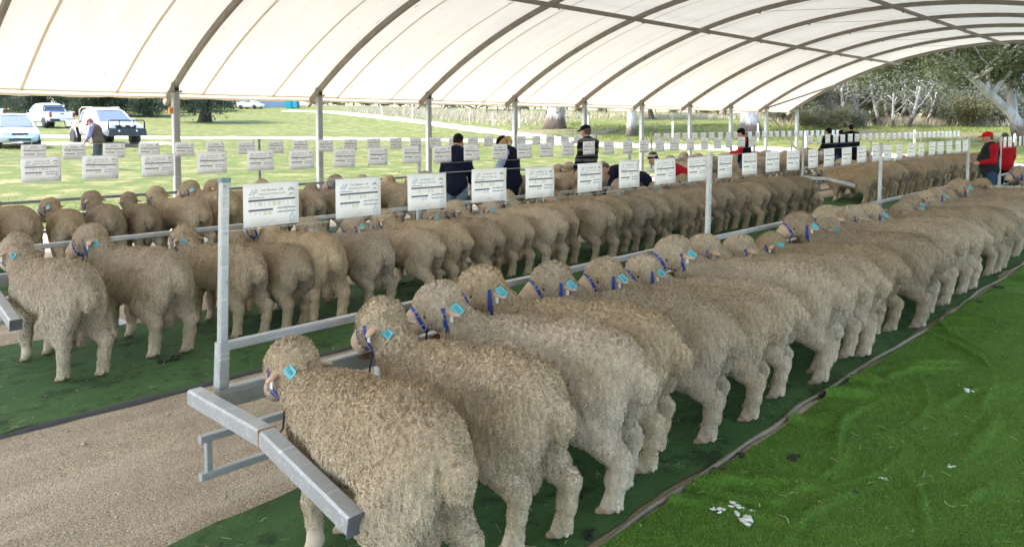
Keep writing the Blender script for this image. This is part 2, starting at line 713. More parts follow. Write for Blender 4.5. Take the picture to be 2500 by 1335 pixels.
hem('carpet_hem', M_HEM, wobble_line(1.0, 31, 1.955, 0.018, 0.045, 5), 0.024, 0.014, 'frayed brown hem between the two green carpets')
hem('carpet_hem', M_HEMDARK, wobble_line(0.6, 31, 5.19, 0.008, 0.03, 6), 0.06, 0.018, 'dark rubber hem of the carpet along the gravel aisle')

# gravel road round the far side of the lawn, and a track joining it
def road(name, pix, width, label, mat=M_ROAD, lift=0.02):
    C = [px_ground(x, y) for x, y in pix]
    P = []
    for i in range(len(C) - 1):
        p0, p1, p2, p3 = C[max(i - 1, 0)], C[i], C[i + 1], C[min(i + 2, len(C) - 1)]
        for k in range(14):
            t = k / 14
            P.append(0.5 * ((2 * p1) + (p2 - p0) * t + (2 * p0 - 5 * p1 + 4 * p2 - p3) * t * t + (3 * p1 - p0 - 3 * p2 + p3) * t ** 3))
    P.append(C[-1])
    r = np.random.default_rng(len(P))
    V, F = [], []
    nc = 7
    for i, p in enumerate(P):
        d = P[min(i + 1, len(P) - 1)] - P[max(i - 1, 0)]
        d.z = 0
        d.normalize()
        s = Vector((-d.y, d.x, 0))
        wl, wr = width / 2 * (1 + 0.12 * r.normal()), width / 2 * (1 + 0.12 * r.normal())
        for k in range(nc):
            f = k / (nc - 1)
            q = p + s * (-wl + (wl + wr) * f)
            edge = 0 if 0 < k < nc - 1 else -0.09
            V.append((q.x, q.y, float(ground_z(q.x, q.y)) + lift + 0.03 + edge))
    for i in range(len(P) - 1):
        for k in range(nc - 1):
            a = i * nc + k
            F.append((a, a + nc, a + nc + 1, a + 1))
    me = mesh_np(name, V, F, True)
    me.materials.append(mat)
    return tag(link(bpy.data.objects.new(name, me)), label, kind='structure')


road('gravel_road', [(2620, 440), (2480, 412), (2250, 388), (2000, 372), (1780, 362), (1560, 356), (1340, 349), (1100, 343), (800, 339), (400, 337), (60, 333), (-300, 326)], 3.0,
     'pale gravel road curving round the shelter')
road('dirt_track', [(1420, 345), (1280, 331), (1130, 312), (1000, 295), (880, 281), (800, 274), (700, 271)], 2.6, 'pale dirt track running off across the lawn', lift=0.035)
road('bare_ground', [(30, 352), (180, 351), (300, 353), (420, 349)], 2.6, 'trampled bare earth under the parked vehicles', mat=M_GRAVEL, lift=0.005)

# ------------------------------------------------------------------ shelter
shelter = thing('shelter', 'long open-sided shelter with curved white fabric roof on steel posts', 'shelter', (0, 0, 0))
K0, K1 = -4, 9
arch_us = [ARCH_U0 + ARCH_STEP * k for k in range(K0, K1 + 1)]


def arch_mesh():
    mb = MB()
    P, F = [], []
    n = 44
    vs = np.linspace(13.98, 2 * ROOF_C - 13.98, n)
    for v in vs:
        z = float(roof_z(v))
        nrm = Vector((0, (v - ROOF_C) / ROOF_R, math.sqrt(1 - ((v - ROOF_C) / ROOF_R) ** 2)))
        c = Vector((0, v, z)) - nrm * 0.012
        for a, b in ((-0.032, 0), (0.032, 0), (0.032, -0.10), (-0.032, -0.10)):
            P.append(c + Vector((a, 0, 0)) + nrm * b)
    for i in range(n - 1):
        for k in range(4):
            F.append((i * 4 + k, i * 4 + (k + 1) % 4, i * 4 + 4 + (k + 1) % 4, i * 4 + 4 + k))
    F += [(3, 2, 1, 0), (4 * n - 4, 4 * n - 3, 4 * n - 2, 4 * n - 1)]
    mb.add(P, F)
    return mb.mesh('arch', M_ROOFSTEEL)


def post_mesh(sgn):
    mb = MB()
    zt = float(roof_z(POST_V)) - 0.16
    mb.beam((0, 0, -0.05), (0, 0, zt - 0.02), 0.115, 0.115, (0, 1, 0))
    mb.box((0, 0, 0.02), (0.26, 0.26, 0.016))
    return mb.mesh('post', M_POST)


def bracket_mesh():
    mb = MB()
    zt = float(roof_z(POST_V)) - 0.18
    mb.box((0, 0, zt + 0.008), (0.20, 0.16, 0.012))
    for s in (-1, 1):
        mb.box((s * 0.040, 0, zt + 0.09), (0.010, 0.12, 0.16))
        mb.tube([(s * 0.046, 0.03, zt + 0.10), (s * 0.062, 0.03, zt + 0.10)], 0.012, 6)
        mb.tube([(s * 0.08, -0.05, zt - 0.02), (s * 0.08, -0.05, zt + 0.03)], 0.010, 6)
    return mb.mesh('bracket', M_ROOFSTEEL)


me_arch, me_post, me_brk = arch_mesh(), post_mesh(1), bracket_mesh()
for u in arch_us:
    inst('arch', me_arch, shelter, (u, 0, 0))
    for v in (POST_V, 2 * ROOF_C - POST_V):
        p = inst('post', me_post, shelter, (u, v, 0))
        inst('bracket', me_brk, p)
u_min, u_max = arch_us[0], arch_us[-1]
for v in (2.25, ROOF_C, 9.62):
    z = float(roof_z(v)) - 0.165
    for i in range(len(arch_us) - 1):
        mb = MB()
        ov = 0.05 * (i % 2)
        mb.beam((arch_us[i] - (0.25 if i == 0 else 0), v, z - 0.006 * (i % 2)), (arch_us[i + 1] + (0.22 if i == len(arch_us) - 2 else 0), v, z - 0.006 * (i % 2)), 0.062, 0.085)
        mb.tube([(arch_us[i] + 0.05, v, z - 0.05), (arch_us[i] + 0.05, v, z - 0.07)], 0.02, 6)
        mb.build('purlin', M_ROOFSTEEL, shelter)
# stay wires between the arches, and the braces of the last bay
for i in range(len(arch_us) - 1):
    mb = MB()
    a = (arch_us[i], 8.3, float(roof_z(8.3)) - 0.09)
    b = (arch_us[i + 1], 4.2, float(roof_z(4.2)) - 0.09)
    mb.tube([a, b], 0.004, 4)
    mb.box((a[0] + 0.06, a[1], a[2] - 0.02), (0.10, 0.03, 0.04))
    mb.build('stay_wire', M_ROOFSTEEL, shelter)
mb = MB()
mb.tube([(arch_us[-2], POST_V, 2.42), (arch_us[-1], POST_V - 1.9, float(roof_z(POST_V - 1.9)) - 0.1)], 0.03, 8)
mb.build('brace', M_ROOFSTEEL, shelter)
mb = MB()
mb.tube([(arch_us[-2], POST_V, 2.36), (arch_us[-1], POST_V, 0.75)], 0.028, 8)
mb.build('brace', M_ROOFSTEEL, shelter)
mb = MB()
mb.box((ARCH_U0 - 0.085, POST_V + 0.02, 2.06), (0.05, 0.05, 0.10))
mb.tube([(ARCH_U0 - 0.085, POST_V + 0.02, 2.1), (ARCH_U0 - 0.085, POST_V + 0.02, 2.14)], 0.018, 8)
mb.build('latch', mat_plain('orange_plastic', (0.75, 0.22, 0.04), 0.5), shelter)

# fabric: one panel between two seams, sagging a little between the arches
V_EDGE = 13.82


def fabric_panel(ua, ub, i):
    nu, nv = 7, 50
    U, Vv = np.meshgrid(np.linspace(ua, ub, nu), np.linspace(V_EDGE, 2 * ROOF_C - V_EDGE, nv), indexing='ij')
    ph = ((U - ARCH_U0) / ARCH_STEP) % 1.0
    sag = 0.055 * np.sin(math.pi * ph) ** 1.3
    tq = (Vv - ROOF_C) / ROOF_R
    Z = roof_z(Vv) - sag * np.sqrt(1 - tq ** 2) + 0.002
    edge = np.clip((np.abs(Vv - ROOF_C) - 7.3) / 0.52, 0, 1)
    Z += edge * sag * 0.8
    # the free edge is pulled in between the arches
    Vv = Vv - np.sign(Vv - ROOF_C) * edge * 0.02 * np.sin(math.pi * ph)
    I = (np.arange(nu - 1)[:, None] * nv + np.arange(nv - 1)[None, :]).ravel()
    me = mesh_np('fabric_panel', np.stack([U, Vv, Z], -1).reshape(-1, 3), np.stack([I, I + nv, I + nv + 1, I + 1], -1), True)
    me.materials.append(M_FABRIC)
    return link(bpy.data.objects.new('fabric_panel', me), shelter)


def strip_on_roof(name, ua, ub, dz, mat, w_v=None):
    nv = 50
    P, F = [], []
    for v in np.linspace(V_EDGE, 2 * ROOF_C - V_EDGE, nv):
        for u in (ua, ub):
            ph = ((u - ARCH_U0) / ARCH_STEP) % 1.0
            sag = 0.055 * math.sin(math.pi * ph) ** 1.3 * (1 - 0.83 * min(1, max(0, (abs(v - ROOF_C) - 7.3) / 0.52)))
            tq = (v - ROOF_C) / ROOF_R
            P.append((u, v, float(roof_z(v)) - sag * math.sqrt(1 - tq * tq) - dz))
    for i in range(nv - 1):
        F.append((2 * i, 2 * i + 1, 2 * i + 3, 2 * i + 2))
    me = mesh_np(name, P, F, True)
    me.materials.append(mat)
    return link(bpy.data.objects.new(name, me), shelter)


seam_us = []
for u in arch_us[:-1]:
    seam_us += [u + 0.62, u + 2.02]
bounds = [u_min - 0.2] + seam_us + [u_max + 0.2]
for i in range(len(bounds) - 1):
    fabric_panel(bounds[i], bounds[i + 1], i)
for s in seam_us:
    strip_on_roof('seam', s - 0.022, s + 0.022, 0.010, M_SEAM)
# hem with its rope pocket along both eaves, and the rolled gable edge
for sgn in (1, -1):
    mb = MB()
    P, F = [], []
    us = np.arange(u_min - 0.2, u_max + 0.21, 0.16)
    for u in us:
        ph = ((u - ARCH_U0) / ARCH_STEP) % 1.0
        s = math.sin(math.pi * ph)
        v = ROOF_C + sgn * (V_EDGE - ROOF_C - 0.02 * s)
        z = float(roof_z(ROOF_C + sgn * (V_EDGE - ROOF_C))) - 0.055 * s ** 1.3 * 0.15
        w = 0.008 * math.sin(u * 7.3) + 0.005 * math.sin(u * 17)
        for dv, dz in ((-0.05, 0.025), (-0.02, 0.008), (0.0, -0.004), (0.015, -0.035 + w), (0.004, -0.075 + w), (-0.022, -0.078 + w), (-0.035, -0.04)):
            P.append((u, v + sgn * dv, z + dz - 0.004))
    k = 7
    for i in range(len(us) - 1):
        for j in range(k - 1):
            F.append((i * k + j, i * k + j + 1, i * k + k + j + 1, i * k + k + j))
    mb.add(P, F, 0, True)
    mb.build('eave_hem', M_SEAM, shelter)
for u in (u_max + 0.21,):
    mb = MB()
    mb.tube([(u, v, float(roof_z(v)) - 0.03) for v in np.linspace(V_EDGE, 2 * ROOF_C - V_EDGE, 40)], 0.045, 8)
    mb.build('gable_roll', M_SEAM, shelter)


# pile of the walkway turf close to the camera
def turf_pile(n=720000):
    rg = np.random.default_rng(77)
    u = 1.6 + 8.0 * rg.random(n) ** 1.7
    v = 1.92 - 4.0 * rg.random(n)
    keep = (v < 1.92) & (v < 0.80 * u) & (v > u * 0.09 - 0.15)
    u, v = u[keep], v[keep]
    z = 0.02 + wrinkles(u, v)
    n = len(u)
    P = np.stack([u, v, z - 0.002], -1)
    a = rg.uniform(0, 2 * math.pi, n)
    s = np.stack([np.cos(a), np.sin(a), np.zeros(n)], -1) * rg.uniform(0.0012, 0.0030, n)[:, None]
    hh = rg.uniform(0.007, 0.018, n)
    tip = P + np.stack([rg.normal(size=n) * 0.5, rg.normal(size=n) * 0.5 - 0.25, np.ones(n)], -1) * hh[:, None]
    me = mesh_np('turf_pile', np.stack([P - s, P + s, tip], 1).reshape(-1, 3), np.arange(3 * n).reshape(n, 3))
    m, nt, out = mat_new('turf_blade')
    t = NT(nt)
    c = t.mix(t.ramp(t.noise(t.pos(), 130, 2), [(0.3, 0), (0.7, 1)]), (0.026, 0.090, 0.005), (0.25, 0.38, 0.07))
    t.bsdf(out, c, 0.6, 0, None, 0.3)
    me.materials.append(m)
    return tag(link(bpy.data.objects.new('turf_pile', me)), 'plastic pile of the bright walkway turf', kind='stuff')


turf_pile()


def mat_drybank():
    m, nt, out = mat_new('dry_bank')
    t = NT(nt)
    p = t.pos()
    c = t.mix(t.noise(p, 2.0, 5, 0.7), (0.12, 0.095, 0.062), (0.22, 0.175, 0.115))
    c = t.mix(t.ramp(t.noise(p, 0.5, 5, 0.65), [(0.45, 0), (0.62, 0.9)]), c, (0.095, 0.115, 0.032))
    t.bsdf(out, c, 0.95, 0, t.bump(t.noise(p, 12, 4), 0.7, 0.06), 0.1)
    return m


road('dry_bank', [(2620, 338), (2500, 334), (2350, 331), (2200, 329), (2080, 325)], 7.0, 'dry brown earth bank below the gum wood', mat=mat_drybank(), lift=0.03)
road('dry_bank', [(1500, 322), (1420, 321), (1340, 322), (1260, 324)], 6.0, 'dry brown earth round the old gum butt', mat=bpy.data.materials['dry_bank'], lift=0.03)
# ------------------------------------------------------------------ tether racks
RACK_TOP, RAIL_Z, BEAM_Z = 1.585, 0.79, 0.60
M_CAP = mat_plain('blue_cap', (0.16, 0.27, 0.31), 0.5)
M_CAPDARK = mat_plain('dark_end_cap', (0.10, 0.105, 0.115), 0.6, var=0.3, nscale=30)
M_WIRE = mat_plain('wire', (0.55, 0.55, 0.55), 0.4, 0.6)
M_RUST = mat_plain('rusty_hook', (0.17, 0.07, 0.035), 0.8, var=0.4, nscale=40)
M_WELD = mat_plain('weld_rust', (0.36, 0.20, 0.10), 0.7, var=0.3, nscale=60)


def build_rack(u0, V, label, lean, mat, hooks, first_cap):
    L = 3 * BAY
    r = thing('tether_rack', label, 'rack', (u0, V, 0), 0, 'racks the rams are tethered to')
    mb = MB(); mb.beam((0.0, 0, RAIL_Z), (L, 0, RAIL_Z), 0.042, 0.042); mb.build('rail', mat, r)
    mb = MB()
    mb.beam((-0.02, 0, BEAM_Z - 0.055), (L + 0.02, 0, BEAM_Z - 0.055), 0.05, 0.10)
    lower = mb.build('beam', mat, r)
    for z in (0.365, 0.185):
        mb = MB(); mb.beam((-0.10, 0.02, z), (L + 0.10, 0.02, z), 0.036, 0.036); mb.build('kick_rail', mat, r)
    for k in range(13):
        u = -0.06 + (L + 0.12) * k / 12
        mb = MB(); mb.beam((u, 0.02, 0.165), (u, 0.02, 0.385), 0.030, 0.030, (0, 1, 0)); mb.build('stub', mat, r)
    for k in range(4):
        u = k * BAY
        mb = MB()
        mb.beam((u, 0, BEAM_Z), (u + lean * 0.3, 0, RAIL_Z + 0.02), 0.056, 0.056, (0, 1, 0))
        mb.beam((u + lean * 0.3, 0, RAIL_Z + 0.02), (u + lean, 0, RACK_TOP), 0.040, 0.040, (0, 1, 0))
        for zz in (1.33, 1.555, 1.1):
            mb.tube([(u + lean * 0.8, -0.022, zz), (u + lean * 0.8, -0.026, zz)], 0.006, 6)
        p = mb.build('post', mat, r)
        if k == 0 and first_cap:
            mb = MB(); mb.box((u + lean, 0, RACK_TOP - 0.006), (0.044, 0.044, 0.022)); mb.build('cap', M_CAP, p)
        ul = u + (0.95, 0, 0, -0.95)[k]
        mb = MB()
        mb.beam((ul, 0.03, -0.01), (ul, 0.03, BEAM_Z - 0.10), 0.06, 0.06, (0, 1, 0))
        mb.box((ul, 0.03, 0.012), (0.20, 0.30, 0.012))
        mb.build('leg', mat, r)
    for u in (-0.10, L + 0.10):
        mb = MB()
        y1, y2 = -0.62, -1.25
        mb.beam((u, 0.06, BEAM_Z - 0.035), (u, y1, BEAM_Z - 0.035), 0.075, 0.075)
        mb.beam((u, y1 - 0.001, BEAM_Z - 0.035), (u, y2, BEAM_Z - 0.165), 0.0752, 0.0752)
        a = mb.build('end_arm', mat, r)
        mb = MB()
        mb.box((u, y1, BEAM_Z - 0.035), (0.079, 0.010, 0.079)); mb.build('weld', M_WELD, a)
        mb = MB()
        d = Vector((0, y2 - y1, -0.13)).normalized()
        rot = Vector((0, 0, 1)).rotation_difference(d).to_matrix()
        mb.box(Vector((u, y2, BEAM_Z - 0.165)) + d * 0.003, (0.079, 0.079, 0.006), rot); mb.build('end_cap', M_CAPDARK, a)
    for z in (1.562, 1.338):
        for k in range(3):
            mb = MB()
            a, b = k * BAY + lean, (k + 1) * BAY + lean
            mb.tube([(a + (b - a) * i / 8, -0.018, z - 0.012 * 4 * (i / 8) * (1 - i / 8)) for i in range(9)], 0.0017, 5)
            mb.build('wire', M_WIRE, r)
    if hooks:
        hk = MB()
        hk.tube([(-0.07, 0, 0), (-0.05, 0, 0.012), (0.05, 0, 0.012), (0.07, 0, 0), (0.05, -0.012, -0.008), (-0.05, -0.012, -0.008), (-0.07, 0, 0)], 0.008, 5)
        me = hk.mesh('tether_hook', M_RUST)
        for k in range(27):
            inst('tether_hook', me, lower, (0.33 + k * L / 27, -0.035, BEAM_Z - 0.025))
    return r


RACKN = {(0, 0): 'bright galvanised tether rack hung with lot 109 to 135 signs', (0, 1): 'galvanised tether rack beyond the two men in red',
         (1, 0): 'galvanised tether rack hung with lot 108 and lower signs', (1, 1): 'galvanised tether rack whose bent arm points over the gravel cross aisle',
         (2, 0): 'shade-darkened tether rack along the shelter posts facing the parked cars', (2, 1): 'shade-darkened tether rack along the last shelter posts by the gum trees'}
RACKS = {}
for ri, V in enumerate(ROWS):
    for ui, u0 in enumerate(UNIT0):
        RACKS[ri, ui] = build_rack(u0 + ROW_DU[ri], V, RACKN[ri, ui], 0.035 if ri == 0 else 0.0, M_GALV if ri < 2 else M_RACKSHADE, ri < 2, (ri, ui) == (0, 0))

# ------------------------------------------------------------------ lot signs
M_PAPER = mat_plain('laminated_paper', (0.93, 0.93, 0.95), 0.35, spec=0.5, var=0.02, nscale=3)
M_INK = mat_plain('ink_dark', (0.055, 0.055, 0.075), 0.5, var=0.05)
M_INKBAR = mat_plain('ink_bar', (0.11, 0.11, 0.15), 0.5, var=0.05)
M_INKPALE = mat_plain('ink_pale', (0.42, 0.42, 0.52), 0.5, var=0.05)
M_INKFAINT = mat_plain('ink_faint', (0.50, 0.50, 0.50), 0.5, var=0.05)
M_BLUE = mat_plain('ink_blue', (0.06, 0.10, 0.36), 0.5, var=0.05)
M_TEAL = mat_plain('ink_teal', (0.05, 0.25, 0.27), 0.5, var=0.05)
M_SKYB = mat_plain('ink_sky_blue', (0.12, 0.33, 0.66), 0.5, var=0.05)
M_OLIVE = mat_plain('ink_pale_green', (0.76, 0.79, 0.68), 0.5, var=0.05)
PRINT_MATS = [M_INK, M_INKBAR, M_INKPALE, M_INKFAINT, M_BLUE, M_TEAL, M_SKYB, M_OLIVE]
SW, SH = 0.297, 0.210


def curl(x, z, c):
    return c * ((x / SW) ** 2) * 0.03 + c * 0.02 * (z / SH - 0.5) ** 2


def sign_mesh(c):
    n, m = 7, 5
    P, F = [], []
    for side, off in ((0, -0.0007), (1, 0.0007)):
        for i in range(n):
            for j in range(m):
                x, z = -SW / 2 + SW * i / (n - 1), SH * j / (m - 1)
                P.append((x, curl(x, z, c) + off, z))
    N = n * m
    for i in range(n - 1):
        for j in range(m - 1):
            a = i * m + j
            F.append((a, a + m, a + m + 1, a + 1))
            F.append((N + a, N + a + 1, N + a + m + 1, N + a + m))
    rim = [i * m for i in range(n)] + [(n - 1) * m + j for j in range(1, m)] + [i * m + m - 1 for i in range(n - 2, -1, -1)] + [j for j in range(m - 2, 0, -1)]
    for i in range(len(rim)):
        a, b = rim[i], rim[(i + 1) % len(rim)]
        F.append((b, a, N + a, N + b))
    me = mesh_np('lot_sign', P, F, True)
    me.materials.append(M_PAPER)
    return me


def ribbon(mb, pts, w, mat, c):
    for (x0, z0), (x1, z1) in zip(pts[:-1], pts[1:]):
        dx, dz = x1 - x0, z1 - z0
        l = math.hypot(dx, dz) or 1
        sx, sz = -dz / l * w / 2, dx / l * w / 2
        q = [(x0 + sx, z0 + sz), (x0 - sx, z0 - sz), (x1 - sx, z1 - sz), (x1 + sx, z1 + sz)]
        q = [(x, curl(x, z, c) - 0.0016, z) for x, z in q]
        mb.add(q, [(0, 1, 2, 3)], mat)


def rect(mb, x0, x1, z0, z1, mat, c, off=0.0012):
    n = max(1, int((x1 - x0) / 0.05))
    for i in range(n):
        a, b = x0 + (x1 - x0) * i / n, x0 + (x1 - x0) * (i + 1) / n
        mb.add([(a, curl(a, z0, c) - off, z0), (b, curl(b, z0, c) - off, z0), (b, curl(b, z1, c) - off, z1), (a, curl(a, z1, c) - off, z1)], [(0, 1, 2, 3)], mat)


def print_mesh(c, heading):
    mb = MB()
    X = lambda f: -SW / 2 + SW * f
    Z = lambda f: SH * (1 - f)
    rr = random.Random(5)
    if heading:
        rect(mb, X(0.36), X(0.66), Z(0.175), Z(0.135), 2, c)
        rect(mb, X(0.29), X(0.73), Z(0.265), Z(0.225), 2, c)
    # handwritten monogram at the left
    ribbon(mb, [(X(0.17), Z(0.13)), (X(0.12), Z(0.22)), (X(0.105), Z(0.25)), (X(0.135), Z(0.255)), (X(0.165), Z(0.22)), (X(0.185), Z(0.17))], 0.0019, 4, c)
    ribbon(mb, [(X(0.165), Z(0.31)), (X(0.195), Z(0.22)), (X(0.215), Z(0.15)), (X(0.235), Z(0.14)), (X(0.245), Z(0.17)), (X(0.235), Z(0.21)), (X(0.205), Z(0.225))], 0.0019, 4, c)
    ribbon(mb, [(X(0.20), Z(0.125)), (X(0.215), Z(0.115))], 0.0016, 4, c)
    # round badge with an arch and a word below
    cx, cz = X(0.86), Z(0.205)
    ribbon(mb, [(cx + 0.0155 * math.cos(a), cz + 0.0165 * math.sin(a)) for a in np.linspace(-0.25, math.pi + 0.25, 12)], 0.0022, 5, c)
    ribbon(mb, [(cx + 0.009 * math.cos(a), cz + 0.009 * math.sin(a)) for a in np.linspace(0.2, math.pi - 0.2, 8)], 0.005, 0, c)
    for k in range(4):
        rect(mb, cx - 0.011 + k * 0.006, cx - 0.007 + k * 0.006, Z(0.285), Z(0.262), 2, c)
    # tables
    rect(mb, X(0.09), X(0.37), Z(0.335), Z(0.322), 0, c)
    rect(mb, X(0.44), X(0.54), Z(0.335), Z(0.325), 3, c)
    rect(mb, X(0.78), X(0.85), Z(0.325), Z(0.315), 3, c)
    rect(mb, X(0.88), X(0.93), Z(0.325), Z(0.315), 3, c)
    rect(mb, X(0.09), X(0.93), Z(0.415), Z(0.370), 1, c)
    for k in range(10):
        x = 0.105 + k * 0.084
        if k in (2, 5, 6):
            rect(mb, X(x - 0.012), X(x + 0.06), Z(0.53), Z(0.43), 7, c, 0.001)
        for z in (0.455, 0.505):
            w = rr.uniform(0.028, 0.042)
            rect(mb, X(x), X(x + w), Z(z + 0.011), Z(z), 3, c)
    rect(mb, X(0.09), X(0.52), Z(0.640), Z(0.597), 1, c)
    for k in range(5):
        x = 0.105 + k * 0.084
        if k > 2:
            rect(mb, X(x - 0.012), X(x + 0.06), Z(0.74), Z(0.655), 7, c, 0.001)
        for z in (0.672, 0.718):
            rect(mb, X(x), X(x + rr.uniform(0.028, 0.042)), Z(z + 0.011), Z(z), 3, c)
    rect(mb, X(0.72), X(0.83), Z(0.568), Z(0.558), 2, c)
    for z in (0.585, 0.675):
        rect(mb, X(0.60), X(0.93), Z(z + 0.035), Z(z), 2, c)
        for k in range(3):
            rect(mb, X(0.64 + k * 0.11), X(0.67 + k * 0.11), Z(z + 0.062), Z(z + 0.052), 3, c)
    # curled ram emblem bottom right, footer lines
    ex, ez = X(0.87), Z(0.845)
    ribbon(mb, [(ex + 0.013 * math.cos(a), ez + 0.013 * math.sin(a)) for a in np.linspace(0.9, 2 * math.pi + 0.2, 16)], 0.0019, 6, c)
    ribbon(mb, [(ex - 0.006, ez + 0.004), (ex + 0.001, ez + 0.009), (ex + 0.004, ez + 0.017), (ex + 0.001, ez + 0.023), (ex - 0.004, ez + 0.019)], 0.0017, 6, c)
    rect(mb, X(0.81), X(0.93), Z(0.945), Z(0.935), 6, c)
    rect(mb, X(0.47), X(0.57), Z(0.895), Z(0.882), 3, c)
    rect(mb, X(0.39), X(0.65), Z(0.945), Z(0.937), 3, c)
    return mb.mesh('print', PRINT_MATS)


def text_mesh(body, size, c, zc):
    cu = bpy.data.curves.new('heading', 'FONT')
    cu.body = body
    cu.size = size
    cu.align_x = 'CENTER'
    cu.resolution_u = 2
    o = bpy.data.objects.new('heading', cu)
    COL.objects.link(o)
    dg = bpy.context.evaluated_depsgraph_get()
    me = bpy.data.meshes.new_from_object(o.evaluated_get(dg))
    bpy.data.objects.remove(o)
    bpy.data.curves.remove(cu)
    n = len(me.vertices)
    co = np.empty(n * 3, np.float32)
    me.vertices.foreach_get('co', co)
    co = co.reshape(-1, 3)
    x, z = co[:, 0].copy(), co[:, 1] + zc
    out = np.stack([x, curl(x, z, c) - 0.0014, z], -1)
    return out, [tuple(p.vertices) for p in me.polygons]


def heading_meshes(lot, name, c):
    out = []
    for nm, body, s, zf, dx in (('heading', 'Lot Number: %d' % lot, 0.0165, 0.185, 0.004), ('stud_name', name, 0.0122, 0.272, 0.004), ('badge_text', 'ASBV', 0.009, 0.30, SW * 0.36)):
        mb = MB()
        v, f = text_mesh(body, s, c, SH * (1 - zf))
        v[:, 0] += dx
        mb.add(v.tolist(), f)
        out.append((nm, mb.mesh(nm, M_INK)))
    return out


CURLS = (0.0, 0.55, -0.6, 1.1)
ME_SIGN = [sign_mesh(c) for c in CURLS]
ME_PRINT = [print_mesh(c, False) for c in CURLS]
ME_PRINTH = [print_mesh(c, True) for c in CURLS]
ORD = ('first second third fourth fifth sixth seventh eighth ninth tenth eleventh twelfth thirteenth fourteenth fifteenth sixteenth seventeenth '
       'eighteenth nineteenth twentieth twenty-first twenty-second twenty-third twenty-fourth twenty-fifth twenty-sixth twenty-seventh').split()
NAMES = {109: '231729', 110: '231159', 111: '232011', 112: '232261', 113: '230972'}
SIGN_POS = {}
for ri, V in enumerate(ROWS):
    for ui, u0 in enumerate(UNIT0):
        nmax = 7 if (ri, ui) == (0, 1) else 27
        for k in range(nmax):
            u = u0 + 0.035 + 0.33 + k * (3 * BAY / 27) - 0.10 + rnd.uniform(-0.025, 0.025)
            ci = 0 if (ri == 0 and k < 3) else rnd.choice((0, 0, 1, 2, 3))
            named = (ri == 0 and ui == 0) or (ri == 1 and ui == 0 and k < 9)
            o = inst('lot_sign', ME_SIGN[ci], None, (u, V - 0.024, 1.345 + rnd.uniform(-0.006, 0.006)), (rnd.uniform(-0.02, 0.02) - 0.01, rnd.uniform(-0.02, 0.02), rnd.uniform(-0.05, 0.05)))
            if ri == 0 and ui == 0:
                lot = 109 + k
            else:
                lot = 108 - k
            if named:
                tag(o, 'white laminated lot %d sign, %s from the %s' % (lot, ORD[k], 'blue-capped end post' if ri == 0 else 'bent end arm of its rack'), 'sign', 'lot signs hung on the rack wires')
                for nm, hm in heading_meshes(lot, 'WALLALOO PARK-' + NAMES.get(lot, '23%04d' % ((lot * 7919) % 10000)), CURLS[ci]):
                    inst(nm, hm, o)
                inst('print', ME_PRINT[ci], o)
            else:
                if ri == 2:
                    tag(o, 'small white laminated sheet on the wires of the rack along the shelter posts', 'sign', 'signs along the shelter posts')
                elif ri == 1 and ui == 0:
                    tag(o, 'white laminated sheet with unreadable heading further along the rack of low lot numbers', 'sign', 'unreadable signs on the low lot rack')
                elif ri == 1:
                    tag(o, 'white laminated sheet on the rack beyond the gravel cross aisle', 'sign', 'signs beyond the cross aisle')
                else:
                    tag(o, 'white laminated sheet on the rack beyond the two men in red', 'sign', 'signs beyond the men in red')
                inst('print', ME_PRINTH[ci], o)
            SIGN_POS[ri, ui, k] = u
